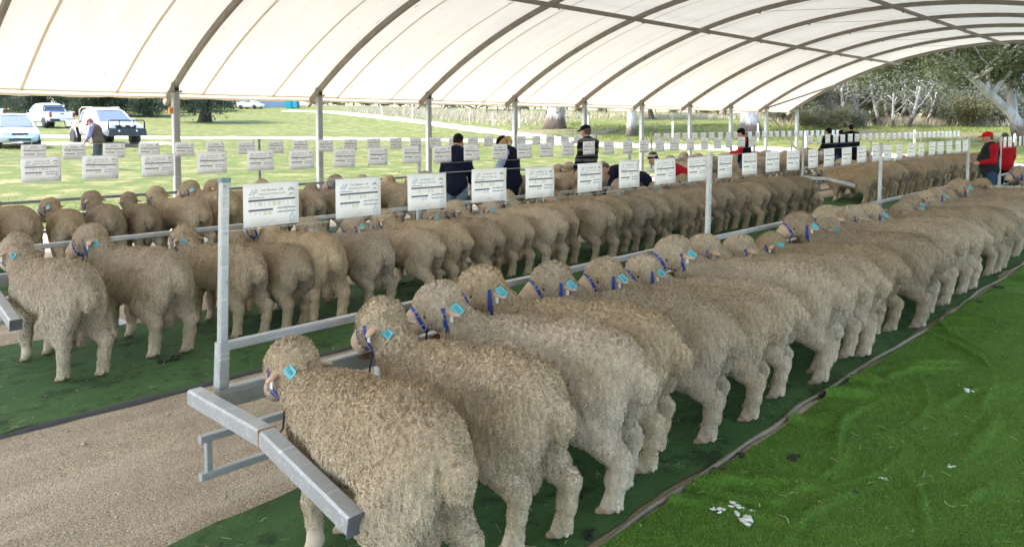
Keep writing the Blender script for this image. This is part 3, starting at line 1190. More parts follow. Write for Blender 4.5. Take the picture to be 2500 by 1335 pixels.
# ------------------------------------------------------------------ continuous bodies: smooth distance field + surface nets
class SDF:
    def __init__(self):
        self.p = []

    def cone(self, a, b, ra, rb, k=0.03, t=0):
        self.p.append(('c', np.array(a, float), np.array(b, float), ra, rb, k, t))
        return self

    def chain(self, pts, k=0.03, t=0):
        for (p, r), (q, s) in zip(pts[:-1], pts[1:]):
            self.cone(p, q, r, s, k, t)
        return self

    def ell(self, c, r, R=None, k=0.03, t=0):
        self.p.append(('e', np.array(c, float), np.array(r, float), np.eye(3) if R is None else np.array(R, float), 0, k, t))
        return self

    @staticmethod
    def d(pr, P):
        if pr[0] == 'c':
            a, b, ra, rb = pr[1], pr[2], pr[3], pr[4]
            ab = b - a
            h = np.clip(((P - a) @ ab) / (ab @ ab + 1e-12), 0, 1)
            q = P - a - h[..., None] * ab
            return np.sqrt((q * q).sum(-1)) - (ra + (rb - ra) * h)
        c, r, R = pr[1], pr[2], pr[3]
        q = (P - c) @ R            # columns of R are the local axes
        k0 = np.sqrt(((q / r) ** 2).sum(-1)) + 1e-9
        k1 = np.sqrt(((q / r ** 2) ** 2).sum(-1)) + 1e-9
        return k0 * (k0 - 1) / k1

    def bb(self, pr, m):
        if pr[0] == 'c':
            r = max(pr[3], pr[4]) + m
            return np.minimum(pr[1], pr[2]) - r, np.maximum(pr[1], pr[2]) + r
        e = np.abs(pr[3]) @ pr[2] + m
        return pr[1] - e, pr[1] + e

    def eval(self, P):
        """full evaluation on few points"""
        D = np.full(P.shape[:-1], 1.0)
        for pr in self.p:
            d = self.d(pr, P)
            k = pr[5]
            h = np.clip(k - np.abs(D - d), 0, None) / k
            D = np.minimum(D, d) - h * h * k * 0.25
        return D

    def tags(self, P):
        best = np.full(len(P), 9.0)
        T = np.zeros(len(P), int)
        for pr in self.p:
            d = self.d(pr, P)
            m = d < best
            best[m] = d[m]
            T[m] = pr[6]
        return T

    def mesh(self, h):
        lo = np.min([self.bb(p, 0.02 + 2 * h)[0] for p in self.p], 0)
        hi = np.max([self.bb(p, 0.02 + 2 * h)[1] for p in self.p], 0)
        n = np.ceil((hi - lo) / h).astype(int) + 1
        F = np.full(n, 1.0, np.float32)
        for pr in self.p:
            k = pr[5]
            a, b = self.bb(pr, k + 2 * h)
            i0 = np.maximum(np.floor((a - lo) / h).astype(int), 0)
            i1 = np.minimum(np.ceil((b - lo) / h).astype(int) + 1, n)
            sl = tuple(slice(x, y) for x, y in zip(i0, i1))
            ax = [(lo[j] + h * np.arange(i0[j], i1[j])).astype(np.float32) for j in range(3)]
            P = np.stack(np.meshgrid(*ax, indexing='ij'), -1)
            d = self.d(pr, P).astype(np.float32)
            D = F[sl]
            hh = np.clip(k - np.abs(D - d), 0, None) / k
            F[sl] = np.minimum(D, d) - hh * hh * k * 0.25
        return nets(F, lo, h)

    def grad(self, P, e=0.003):
        g = np.stack([self.eval(P + np.eye(3)[i] * e) - self.eval(P - np.eye(3)[i] * e) for i in range(3)], -1)
        return g / (np.linalg.norm(g, axis=-1, keepdims=True) + 1e-9)


def nets(F, lo, h):
    S = F < 0
    c = [S[i:S.shape[0] - 1 + i, j:S.shape[1] - 1 + j, k:S.shape[2] - 1 + k] for i in (0, 1) for j in (0, 1) for k in (0, 1)]
    anyc = c[0].copy(); allc = c[0].copy()
    for q in c[1:]:
        anyc |= q
        allc &= q
    act = anyc & ~allc
    idx = np.argwhere(act)
    vid = np.full(act.shape, -1, np.int32)
    vid[tuple(idx.T)] = np.arange(len(idx))
    cv = {}
    for i in (0, 1):
        for j in (0, 1):
            for k in (0, 1):
                cv[i, j, k] = F[idx[:, 0] + i, idx[:, 1] + j, idx[:, 2] + k]
    acc = np.zeros((len(idx), 3)); cnt = np.zeros(len(idx))
    for p in cv:
        for axn in range(3):
            if p[axn] == 0:
                q = list(p); q[axn] = 1; q = tuple(q)
                a, b = cv[p], cv[q]
                m = (a < 0) != (b < 0)
                t = np.where(m, a / np.where(m, a - b, 1), 0)
                pt = np.tile(np.array(p, float), (len(idx), 1))
                pt[:, axn] = t
                acc[m] += pt[m]; cnt[m] += 1
    V = lo + h * (idx + acc / np.maximum(cnt, 1)[:, None])
    Q = []
    for axn in range(3):
        a = [slice(None)] * 3; b = [slice(None)] * 3
        a[axn] = slice(0, -1); b[axn] = slice(1, None)
        A, B = S[tuple(a)], S[tuple(b)]
        e = np.argwhere(A != B)
        o1, o2 = [(1, 2), (2, 0), (0, 1)][axn]
        ok = (e[:, o1] > 0) & (e[:, o2] > 0) & (e[:, o1] < vid.shape[o1]) & (e[:, o2] < vid.shape[o2])
        e = e[ok]
        flip = A[tuple(e.T)]
        def at(d1, d2):
            g = e.copy(); g[:, o1] += d1; g[:, o2] += d2
            return vid[tuple(g.T)]
        q = np.stack([at(-1, -1), at(0, -1), at(0, 0), at(-1, 0)], -1)
        q[~flip] = q[~flip][:, ::-1]
        Q.append(q)
    Q = np.concatenate(Q)
    Q = Q[(Q >= 0).all(1)]
    return V, Q


def hash3(i, s):
    i = i.astype(np.int64)
    n = (i[..., 0] * 73856093) ^ (i[..., 1] * 19349663) ^ (i[..., 2] * 83492791) ^ (s * 2654435761)
    n = (n ^ (n >> 13)) * 1274126177
    n = n ^ (n >> 16)
    return (n & 0xFFFFFF) / float(0x1000000)


def vnoise(P, s=0):
    i = np.floor(P); f = P - i
    f = f * f * (3 - 2 * f)
    r = 0
    for a in (0, 1):
        for b in (0, 1):
            for c in (0, 1):
                w = (f[:, 0] if a else 1 - f[:, 0]) * (f[:, 1] if b else 1 - f[:, 1]) * (f[:, 2] if c else 1 - f[:, 2])
                r = r + w * hash3(i + np.array([a, b, c]), s)
    return r


def worley(P, s=0):
    i = np.floor(P)
    best = np.full(len(P), 9.0); second = np.full(len(P), 9.0)
    for a in (-1, 0, 1):
        for b in (-1, 0, 1):
            for c in (-1, 0, 1):
                g = i + np.array([a, b, c])
                q = g + np.stack([hash3(g, s + 1), hash3(g, s + 2), hash3(g, s + 3)], -1)
                d = np.linalg.norm(P - q, axis=1)
                second = np.minimum(second, np.maximum(best, d))
                best = np.minimum(best, d)
    return best, second


def vnormals(V, Q):
    n = np.cross(V[Q[:, 2]] - V[Q[:, 0]], V[Q[:, 3]] - V[Q[:, 1]])
    N = np.zeros_like(V)
    for k in range(4):
        for j in range(3):
            N[:, j] += np.bincount(Q[:, k], n[:, j], len(V))
    return N / (np.linalg.norm(N, axis=1, keepdims=True) + 1e-12)


def rotz(a):
    c, s = math.cos(a), math.sin(a)
    return np.array([[c, -s, 0], [s, c, 0], [0, 0, 1]])


def rotx(a):
    c, s = math.cos(a), math.sin(a)
    return np.array([[1, 0, 0], [0, c, -s], [0, s, c]])


def roty(a):
    c, s = math.cos(a), math.sin(a)
    return np.array([[c, 0, s], [0, 1, 0], [-s, 0, c]])
# ------------------------------------------------------------------ rams
def mat_wool():
    m, nt, out = mat_new('fleece_wool')
    t = NT(nt)
    tint = t.attr('tint')
    v = t.coord('Object')
    rn = t.rand()
    big = t.noise(v, 5.0, 4, 0.6)
    c = t.mix(t.ramp(big, [(0.35, 0), (0.7, 0.45)]), tint, (0.50, 0.40, 0.285))
    # each animal a little greyer, browner or paler
    hs = t.n('ShaderNodeHueSaturation')
    t.l(c, hs.inputs['Color'])
    t.l(t.ramp(rn, [(0, 0.82), (1, 1.22)]), hs.inputs['Saturation'])
    r2 = t.math('FRACT', t.math('MULTIPLY', rn, 7.31))
    t.l(t.ramp(r2, [(0, 0.72), (1, 1.15)]), hs.inputs['Value'])
    st = t.noise(t.coord('Object', (1, 1, 0.28)), 60, 3, 0.6)
    gain = t.ramp(st, [(0.30, 0.80), (0.70, 1.06)])
    c2 = t.mix(1.0, hs.outputs[0], gain, 'MULTIPLY')
    h = t.math('ADD', t.voro(v, 110), t.noise(v, 170, 3))
    b = t.bsdf(out, c2, 0.95, 0, t.bump(h, 0.55, 0.006), 0.08)
    tr = t.n('ShaderNodeBsdfTranslucent')
    t.l(c2, tr.inputs[0])
    ms = t.n('ShaderNodeMixShader')
    ms.inputs[0].default_value = 0.12
    t.l(b.outputs[0], ms.inputs[1]); t.l(tr.outputs[0], ms.inputs[2]); t.l(ms.outputs[0], out.inputs[0])
    return m


def mat_skin():
    m, nt, out = mat_new('bare_skin_and_short_hair')
    t = NT(nt)
    v = t.coord('Object')
    f = t.noise(v, 45, 4, 0.6)
    c = t.mix(t.math('MULTIPLY', f, 0.5), t.attr('tint'), (0.42, 0.27, 0.18))
    t.bsdf(out, c, 0.7, 0, t.bump(t.noise(v, 160, 3), 0.3, 0.003), 0.25)
    return m


M_WOOL, M_SKIN = mat_wool(), mat_skin()
M_EYE = mat_plain('ram_eye', (0.03, 0.02, 0.012), 0.15, spec=0.6)
M_HALTER = mat_plain('blue_webbing', (0.018, 0.06, 0.30), 0.65, var=0.2, nscale=30)
M_BUCKLE = mat_plain('buckle_metal', (0.55, 0.55, 0.52), 0.3, 0.8)
M_TAG = mat_plain('turquoise_tag', (0.10, 0.42, 0.50), 0.45, var=0.06)
M_TAGINK = mat_plain('tag_ink', (0.02, 0.06, 0.08), 0.6)
M_EARTAG = mat_plain('white_ear_tag', (0.75, 0.75, 0.72), 0.45)
M_LEAD = mat_plain('lead_rope', (0.05, 0.05, 0.06), 0.8)
WOOL, FACE, EAR, SHANK, HOOF, SAC = 0, 1, 2, 3, 4, 5


def ram_shape(hy=0.0, hp=0.0, dz=0.0, legs=(0, 0, 0, 0), splay=0.0, back=0.0, seed=0, lying=False, crouch=0.0):
    """hy head yaw (+ = to the ram's left), hp pitch, dz neck lift, legs fore-aft offsets (hl, hr, fl, fr)"""
    S = SDF()
    A = np.array
    r = np.random.default_rng(seed)
    L = 0.0
    # trunk
    S.chain([(A((0, -0.40, 0.630 + back)), 0.158), (A((0, -0.20, 0.605 + back * 0.5)), 0.190), (A((0, 0.05, 0.578)), 0.198), (A((0, 0.26, 0.572)), 0.168), (A((0, 0.37, 0.570)), 0.122)], 0.08)
    S.ell((0, -0.03, 0.525), (0.185, 0.36, 0.168), k=0.08)
    S.ell((0, -0.29, 0.715 + back), (0.148, 0.20, 0.088), k=0.07)
    S.ell((0, 0.16, 0.682), (0.100, 0.18, 0.066), k=0.08)
    S.ell((0, 0.39, 0.49), (0.105, 0.11, 0.14), k=0.08)
    # docked tail flap
    S.chain([((0, -0.525, 0.68 + back), 0.042), ((0, -0.565, 0.605 + back), 0.055), ((0, -0.557, 0.545 + back), 0.042)], 0.03)
    # hind legs
    for i, sx in ((0, -1), (1, 1)):
        o = legs[i]
        w = 0.122 + splay
        if lying:
            S.ell((sx * 0.20, -0.28, 0.40), (0.11, 0.20, 0.17), k=0.06)
            S.chain([((sx * 0.24, -0.20, 0.33), 0.07), ((sx * 0.26, -0.02, 0.32), 0.055), ((sx * 0.25, 0.03, 0.31), 0.045)], 0.03)
            continue
        S.ell((sx * 0.100, -0.37, 0.510), (0.098, 0.152, 0.180), k=0.06)
        kn = A((sx * (w + 0.015), -0.275 + o * 0.45, 0.40 - crouch * 0.3))
        hk = A((sx * (w + 0.012), -0.455 + o, 0.285 - crouch * 0.5))
        ft = A((sx * (w + 0.004), -0.425 + o, 0.085))
        S.chain([(A((sx * 0.105, -0.36, 0.53)), 0.112), (kn, 0.088), (A((sx * (w + 0.008), -0.39 + o * 0.8, 0.325 - crouch * 0.4)), 0.066)], 0.05)
        S.chain([(A((sx * (w + 0.008), -0.39 + o * 0.8, 0.325 - crouch * 0.4)), 0.066), (hk, 0.049), (hk * 0.5 + ft * 0.5, 0.041), (ft, 0.040)], 0.03)
        S.cone(ft + A((0, 0.004, 0.01)), ft + A((0, 0.03, -0.036)), 0.040, 0.036, 0.02, SHANK)
        for q in (-1, 1):
            S.cone(ft + A((q * 0.017, 0.036, -0.046)), ft + A((q * 0.019, 0.070, -0.068)), 0.022, 0.0165, 0.006, HOOF)
            S.ell(ft + A((q * 0.018, -0.030, -0.030)), (0.012, 0.012, 0.016), k=0.01, t=SHANK)
    # fore legs
    for i, sx in ((2, -1), (3, 1)):
        o = legs[i]
        w = 0.105
        if lying:
            S.chain([((sx * 0.13, 0.33, 0.40), 0.09), ((sx * 0.14, 0.47, 0.335), 0.06), ((sx * 0.13, 0.30, 0.315), 0.05)], 0.03)
            continue
        S.ell((sx * 0.108, 0.27, 0.52), (0.080, 0.12, 0.17), k=0.07)
        el = A((sx * w, 0.245 + o * 0.3, 0.385))
        kn = A((sx * (w - 0.005), 0.285 + o * 0.8, 0.235))
        ft = A((sx * (w - 0.008), 0.275 + o, 0.085))
        S.chain([(A((sx * 0.11, 0.26, 0.50)), 0.088), (el, 0.064), (kn, 0.046), (kn * 0.45 + ft * 0.55, 0.040)], 0.035)
        S.chain([(kn * 0.45 + ft * 0.55, 0.037), (ft, 0.036)], 0.012, SHANK)
        S.cone(ft + A((0, 0.0, 0.0)), ft + A((0, 0.026, -0.036)), 0.037, 0.034, 0.02, SHANK)
        for q in (-1, 1):
            S.cone(ft + A((q * 0.016, 0.032, -0.046)), ft + A((q * 0.018, 0.062, -0.068)), 0.021, 0.016, 0.006, HOOF)
    # purse
    if not lying:
        S.chain([((0, -0.36, 0.42), 0.045), ((0, -0.375, 0.31), 0.062), ((0, -0.375, 0.275), 0.054)], 0.025, SAC)
    # neck with folds
    base = A((0, 0.340, 0.575))
    Rn = rotz(hy * 0.45)
    poll = base + Rn @ A((0, 0.275, 0.210 + dz))
    mid = base * 0.5 + poll * 0.5 + A((0, 0, -0.02))
    S.chain([(base, 0.138), (mid, 0.106), (poll + Rn @ A((0, -0.03, -0.045)), 0.092)], 0.06)
    for q in (0.2, 0.45, 0.7):
        c = base + (poll - base) * q + A((0, 0, -0.060))
        S.ell(c, (0.112 - 0.02 * q, 0.030, 0.116 - 0.02 * q), rotz(hy * 0.45) @ rotx(0.6), k=0.03)
    S.ell(base * 0.55 + poll * 0.45 + A((0, 0.02, -0.155)), (0.075, 0.085, 0.09), k=0.05)
    # head frame: y forward along the face
    R = rotz(hy) @ rotx(-0.56 + hp)

    def hd(x, y, z):
        return poll + R @ A((x, y, z))
    S.ell(hd(0, 0.0, 0.010), (0.124, 0.131, 0.117), R, k=0.05)                  # wool cap
    S.ell(hd(0, 0.058, 0.036), (0.096, 0.084, 0.074), R, k=0.04)
    for sx in (-1, 1):
        S.ell(hd(sx * 0.058, 0.045, -0.035), (0.050, 0.078, 0.062), R, k=0.04)    # woolly cheek
    S.chain([(hd(0, 0.07, -0.022), 0.074), (hd(0, 0.155, -0.030), 0.060), (hd(0, 0.215, -0.037), 0.050)], 0.03, FACE)
    S.chain([(hd(0, 0.10, 0.012), 0.045), (hd(0, 0.165, 0.008), 0.037), (hd(0, 0.222, -0.010), 0.030)], 0.03, FACE)  # roman nose
    S.ell(hd(0, 0.243, -0.030), (0.040, 0.028, 0.032), R, k=0.02, t=FACE)
    S.ell(hd(0, 0.200, -0.072), (0.034, 0.052, 0.020), R, k=0.02, t=FACE)      # chin
    for sx in (-1, 1):
        S.ell(hd(sx * 0.060, 0.100, -0.002), (0.022, 0.030, 0.022), R, k=0.02, t=FACE)   # brow
        a = hd(sx * 0.092, -0.008, -0.010)
        Re = R @ rotz(-sx * 0.35) @ roty(sx * 0.38)
        S.ell(a + Re @ A((sx * 0.055, -0.012, 0)), (0.062, 0.030, 0.012), Re, k=0.012, t=EAR)
    return S, dict(poll=poll, R=R, base=base, hy=hy)


def ram_tint(V, N, T):
    """base colours of the fleece and the bare parts"""
    n = len(V)
    C = np.zeros((n, 3))
    topd = np.clip((V[:, 2] - 0.45) / 0.4, 0, 1)
    leg = np.clip((0.40 - V[:, 2]) / 0.25, 0, 1)
    w0, w1, w2 = np.array((0.645, 0.540, 0.410)), np.array((0.620, 0.490, 0.345)), np.array((0.73, 0.620, 0.455))
    C[:] = w0 + topd[:, None] * (w1 - w0) + leg[:, None] * (w2 - w0)
    head = (V[:, 1] > 0.50) & (V[:, 2] > 0.6)
    C[head] = np.array((0.69, 0.565, 0.415))
    breech = np.exp(-((V[:, 0] / 0.09) ** 2 + ((V[:, 1] + 0.50) / 0.10) ** 2 + ((V[:, 2] - 0.40) / 0.16) ** 2))
    C *= (1 - 0.35 * breech)[:, None]
    n1 = vnoise(V * 14, 3)[:, None]
    C *= 0.90 + 0.2 * n1
    C[T == FACE] = (0.58, 0.44, 0.32)
    nose = (T == FACE) & (vnoise(V * 60, 6) > 0.62)
    C[nose] *= 0.86
    C[T == EAR] = (0.62, 0.43, 0.31)
    C[T == SHANK] = (0.60, 0.51, 0.39)
    C[T == HOOF] = (0.32, 0.23, 0.15)
    C[T == SAC] = (0.48, 0.39, 0.28)
    return C


def ram_meshes(name, S, info, h=0.0092, n_tuft=62000, seed=0):
    V, Q = S.mesh(h)
    T = S.tags(V)
    N = vnormals(V, Q)
    wool = ((T == WOOL) | (T == SAC)).astype(float)
    # soften the border between wool and bare parts
    for _ in range(2):
        a = np.zeros(len(V)); c = np.zeros(len(V))
        m = wool[Q].mean(1)
        for k in range(4):
            a += np.bincount(Q[:, k], m, len(V)); c += np.bincount(Q[:, k], minlength=len(V))
        wool = a / np.maximum(c, 1)
    flank = np.clip(1 - np.abs(N[:, 2]) * 1.3, 0, 1)
    sc = np.stack([np.full(len(V), 34.0), np.full(len(V), 40.0), 34 - 16 * flank], -1)
    W = V + 0.012 * np.stack([vnoise(V * 25, 11), vnoise(V * 25, 12), vnoise(V * 25, 13)], -1)
    f1, f2 = worley(W * np.array((44, 54, 13.0)), seed)
    g1, g2 = worley(W * np.array((46, 46, 46.0)), seed + 9)
    f1 = f1 * flank + g1 * (1 - flank)
    lump = vnoise(V * 11, seed + 5) - 0.5
    fold = np.sin(V[:, 1] * 95 + 5 * vnoise(V * 7, 8)) * flank * np.clip((0.5 - V[:, 2]) / 0.25, 0, 1)
    disp = wool * (0.021 * (0.55 - np.clip(f1, 0, 1.0)) + 0.017 * lump + 0.002 * fold)
    # legs have tighter, shallower staple
    disp *= np.where(V[:, 2] < 0.30, 0.5, 1.0)
    V2 = V + N * disp[:, None]
    C = ram_tint(V, N, T)
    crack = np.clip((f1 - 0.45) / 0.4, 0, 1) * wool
    C = C * (1 - 0.20 * crack[:, None])  # shade in the creases between locks painted into the tint
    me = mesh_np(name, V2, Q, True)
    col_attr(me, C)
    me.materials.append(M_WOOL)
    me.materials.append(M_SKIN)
    bare = (wool[Q].mean(1) < 0.35).astype(np.int32)
    me.polygons.foreach_set('material_index', bare)
    me.update()
    # locks of wool standing off the body
    rg = np.random.default_rng(seed + 50)
    fa = np.linalg.norm(np.cross(V2[Q[:, 2]] - V2[Q[:, 0]], V2[Q[:, 3]] - V2[Q[:, 1]]), axis=1) * (wool[Q].mean(1) > 0.6)
    pick = rg.choice(len(Q), n_tuft, p=fa / fa.sum())
    a, b = rg.random(n_tuft), rg.random(n_tuft)
    q = Q[pick]
    w = np.stack([(1 - a) * (1 - b), a * (1 - b), a * b, (1 - a) * b], -1)
    P = (V2[q] * w[..., None]).sum(1)
    Nn = (N[q] * w[..., None]).sum(1)
    f1t = (f1[q] * w).sum(1)
    keep = rg.random(n_tuft) > np.clip((f1t - 0.62) * 2.0, 0, 0.8)
    P, Nn, q = P[keep], Nn[keep], q[keep]
    n = len(P)
    tg = rg.normal(size=(n, 3)) * 0.75 + np.array((0, -0.25, -0.75))
    tg = tg - Nn * (tg * Nn).sum(1, keepdims=True)
    tg /= np.linalg.norm(tg, axis=1, keepdims=True) + 1e-9
    side = np.cross(Nn, tg)
    side /= np.linalg.norm(side, axis=1, keepdims=True) + 1e-9
    ln = rg.uniform(0.006, 0.0125, n) * np.where(P[:, 2] < 0.3, 0.85, 1) * np.where((P[:, 1] > 0.5) & (P[:, 2] > 0.6), 1.2, 1)
    wd = rg.uniform(0.0017, 0.0036, n)
    st_ = rg.uniform(0.35, 0.95, n)[:, None]
    d = Nn * st_ + tg * 0.8
    d /= np.linalg.norm(d, axis=1, keepdims=True)
    b0 = P - Nn * 0.003 - tg * (ln * 0.2)[:, None]
    md = P + d * (ln * 0.5)[:, None]
    tip = md + (d * 0.55 + tg * 0.6 + rg.normal(size=(n, 3)) * 0.15) * (ln * 0.5)[:, None]
    TV = np.stack([b0, md + side * wd[:, None], tip, md - side * wd[:, None]], 1)
    gn = np.cross(TV[:, 2] - TV[:, 0], TV[:, 3] - TV[:, 1])
    fl = (gn * Nn).sum(1) < 0
    TV[fl] = TV[fl][:, [0, 3, 2, 1]]
    TV = TV.reshape(-1, 3)
    TQ = np.arange(4 * n).reshape(n, 4)
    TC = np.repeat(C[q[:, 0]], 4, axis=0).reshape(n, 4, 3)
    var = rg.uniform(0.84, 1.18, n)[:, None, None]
    TC = TC * var * np.array((0.92, 1.0, 1.14, 1.0))[None, :, None]  # painted shade at the lock roots, painted highlight at the tips
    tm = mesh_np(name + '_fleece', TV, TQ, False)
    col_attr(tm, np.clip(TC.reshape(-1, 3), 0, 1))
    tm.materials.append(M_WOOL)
    return me, tm


def strap(S, c, axis, up, off=0.004, w=0.022, n=20, t0=0, t1=2 * math.pi):
    """band laid on the surface round an axis"""
    axis = axis / np.linalg.norm(axis)
    up = up - axis * (up @ axis); up = up / np.linalg.norm(up)
    sd_ = np.cross(axis, up)
    ang = np.linspace(t0, t1, n + 1)
    P = []
    for e in (-w / 2, w / 2):
        o = c + axis * e
        dirs = np.cos(ang)[:, None] * up + np.sin(ang)[:, None] * sd_
        t = np.full(len(ang), 0.30)
        for _ in range(60):
            dd = S.eval(o + dirs * t[:, None])
            t = np.clip(t - np.clip(dd, -0.02, 0.05) * 0.8, 0.0, 0.35)
        P.append(o + dirs * (t + off)[:, None])
    mb = MB()
    V = []
    for i in range(n + 1):
        V += [P[0][i], P[1][i]]
    mb.add(V, [(2 * i, 2 * i + 1, 2 * i + 3, 2 * i + 2) for i in range(n)], 0, True)
    return mb


def surf(S, o, dvec):
    t = 0.4
    o = np.array(o); dvec = dvec / np.linalg.norm(dvec)
    for _ in range(80):
        t = t - float(S.eval((o + dvec * t)[None])[0]) * 0.7
    return o + dvec * t


class RamKind:
    def __init__(self, name, seed, h=0.0092, tufts=62000, gear=True, **kw):
        S, info = ram_shape(seed=seed, **kw)
        self.kw = kw
        self.body, self.fleece = ram_meshes(name, S, info, h, tufts, seed)
        poll, R = info['poll'], info['R']
        self.parts = []
        eye = MB()
        for i, sx in enumerate((-1, 1)):
            p = surf(S, poll + R @ np.array((0, 0.105, -0.008)), R @ np.array((sx, 0.12, 0.12)))
            eye = MB(); eye.lathe([(0.001, -0.011), (0.008, -0.008), (0.011, 0), (0.008, 0.008), (0.001, 0.011)], p - 0.006 * (R @ np.array((sx, 0, 0))), 8)
            self.parts.append(('eye', eye.mesh('eye', M_EYE), None))
        self.tagmat = None
        if gear:
            ax = R @ np.array((0, 1, -0.12))
            up = R @ np.array((0, 0.12, 1.0))
            nb = strap(S, poll + R @ np.array((0, 0.148, -0.026)), ax, up)
            halter = nb
            # cheek straps back to the neck and the throat strap
            for sx in (-1, 1):
                p0 = surf(S, poll + R @ np.array((0, 0.148, -0.03)), R @ np.array((sx, 0, -0.35)))
                p1 = surf(S, poll + R @ np.array((0, 0.03, -0.06)), R @ np.array((sx, 0, -0.75)))
                halter_ = [p0 + (p1 - p0) * f for f in (0, 0.5, 1)]
                pr = []
                for f in (0, 0.35, 0.7, 1):
                    o = poll + R @ np.array((0, 0.148 - 0.12 * f, -0.03 - 0.03 * f))
                    pr.append(surf(S, o, R @ np.array((sx, 0, -0.35 - 0.4 * f))) + (R @ np.array((sx, 0, 0))) * 0.004)
                wv = (R @ np.array((0, 0.25, 1.0))) * 0.010
                halter.add([q for p in pr for q in (p - wv, p + wv)], [(2 * i, 2 * i + 1, 2 * i + 3, 2 * i + 2) for i in range(3)], 0, True)
            tb = strap(S, poll + R @ np.array((0, 0.02, -0.03)), R @ np.array((0, 1, 0.25)), R @ np.array((0, 0, -1.0)), 0.006, 0.022, 14, -1.9, 1.9)
            o = len(halter.v)
            halter.add(tb.v, tb.f, 0, True)
            rings = []
            for sx in (-1, 1):
                bk = MB(); rings.append(bk)
                p = surf(S, poll + R @ np.array((0, 0.148, -0.03)), R @ np.array((sx, 0, -0.30)))
                n = R @ np.array((sx, 0, -0.1))
                u1, u2 = R @ np.array((0, 1, 0)), R @ np.array((0, 0, 1))
                bk.tube([p + n * 0.008 + u1 * 0.016 * math.cos(a) + u2 * 0.016 * math.sin(a) for a in np.linspace(0, 2 * math.pi, 11)], 0.0028, 5, cap=False)
            p = surf(S, poll + R @ np.array((0, 0.148, -0.02)), R @ np.array((-0.75, 0, 0.6)))
            bk = MB(); n = R @ np.array((-0.75, 0, 0.6)); u1 = R @ np.array((0, 1, 0)); u2 = np.cross(n, u1)
            bk.tube([p + n * 0.008 + u1 * 0.014 * a + u2 * 0.016 * b for a, b in ((-1, -1), (1, -1), (1, 1), (-1, 1), (-1, -1))], 0.0024, 4, cap=False)
            lead = MB()
            ch = poll + R @ np.array((0, 0.14, -0.10))
            lead.tube([ch, ch + np.array((0, 0.015, -0.07)), ch + np.array((0.01, 0.05, -0.16)), ch + np.array((0.0, 0.10, -0.22))], 0.006, 5)
            self.parts.append(('halter', halter.mesh('halter', M_HALTER), [('buckle', bk.mesh('buckle', M_BUCKLE)), ('ring', rings[0].mesh('ring', M_BUCKLE)), ('ring', rings[1].mesh('ring', M_BUCKLE)), ('lead', lead.mesh('lead', M_LEAD))]))
            # tag on the left side of the neck
            base = info['base']
            c = base * 0.34 + poll * 0.66
            dv = rotz(info['hy'] * 0.45) @ np.array((-0.80, -0.25, 0.60))
            p = surf(S, c, dv) + dv * 0.012
            nrm = dv / np.linalg.norm(dv)
            along = np.array((0.25, 0.8, 0.1)); along = along - nrm * (along @ nrm); along /= np.linalg.norm(along)
            upv = np.cross(along, nrm)
            if upv[2] < 0:
                upv, along = -upv, -along
            tm = MB()
            f = np.array(nrm) * 0.0015
            rnd4 = [(-0.034, -0.020), (0.029, -0.024), (0.036, -0.017), (0.032, 0.022), (-0.029, 0.024), (-0.036, 0.015)]
            fr = [p + along * a + upv * b + f for a, b in rnd4]; bk_ = [p + along * a + upv * b - f for a, b in rnd4]
            tm.add(fr + bk_, [tuple(range(6)), tuple(range(11, 5, -1))] + [(i, 6 + i, 6 + (i + 1) % 6, (i + 1) % 6) for i in range(6)])
            self.tag_frame = (p + nrm * 0.0032, along, upv)
            self.parts.append(('neck_tag', tm.mesh('neck_tag', M_TAG), 'NUM'))
            # ear tag on the left ear
            e = poll + R @ np.array((-0.142, -0.02, -0.04))
            et = MB(); et.box(e + np.array((0, 0, -0.02)), (0.004, 0.020, 0.036))
            self.parts.append(('ear_tag', et.mesh('ear_tag', M_EARTAG), None))

    def number(self, txt):
        v, f = text_mesh(txt, 0.032, 0, 0)
        p, al, up = self.tag_frame
        # read from the camera's side: characters run along the neck
        sgn = 1.0 if np.dot(np.cross(al, up), np.array((-0.8, -0.25, 0.6))) > 0 else -1.0
        P = [p + al * sgn * x + up * (z - 0.011) for x, _, z in v.tolist()]
        mb = MB(); mb.add(P, f)
        return mb.mesh('number', M_TAGINK)


def place_ram(kind, loc, rz, label, group, scale=1.0, number=None, detail=2):
    o = thing('ram', label, 'ram', loc, rz, group)
    o.scale = (scale * rnd.uniform(0.87, 0.97), scale * rnd.uniform(1.01, 1.09), scale * rnd.uniform(0.95, 1.03))
    if number:
        o.scale = (scale * 0.88, scale * (0.97 if number in ('109', '110') else 1.04), scale)
    inst('body', kind.body, o)
    inst('fleece', kind.fleece, o)
    if detail:
        for nm, me, sub in kind.parts:
            if detail == 1 and nm in ('eye', 'ear_tag'):
                continue
            c = inst(nm, me, o)
            if nm == 'neck_tag' and number is None and rnd.random() < (0.45 if detail == 2 else 0.8):
                bpy.data.objects.remove(c)
                continue
            if sub == 'NUM' and number:
                inst('number', kind.number(number), c)
            elif isinstance(sub, list) and detail == 2:
                for n2, m2 in sub:
                    inst(n2, m2, c)
    return o


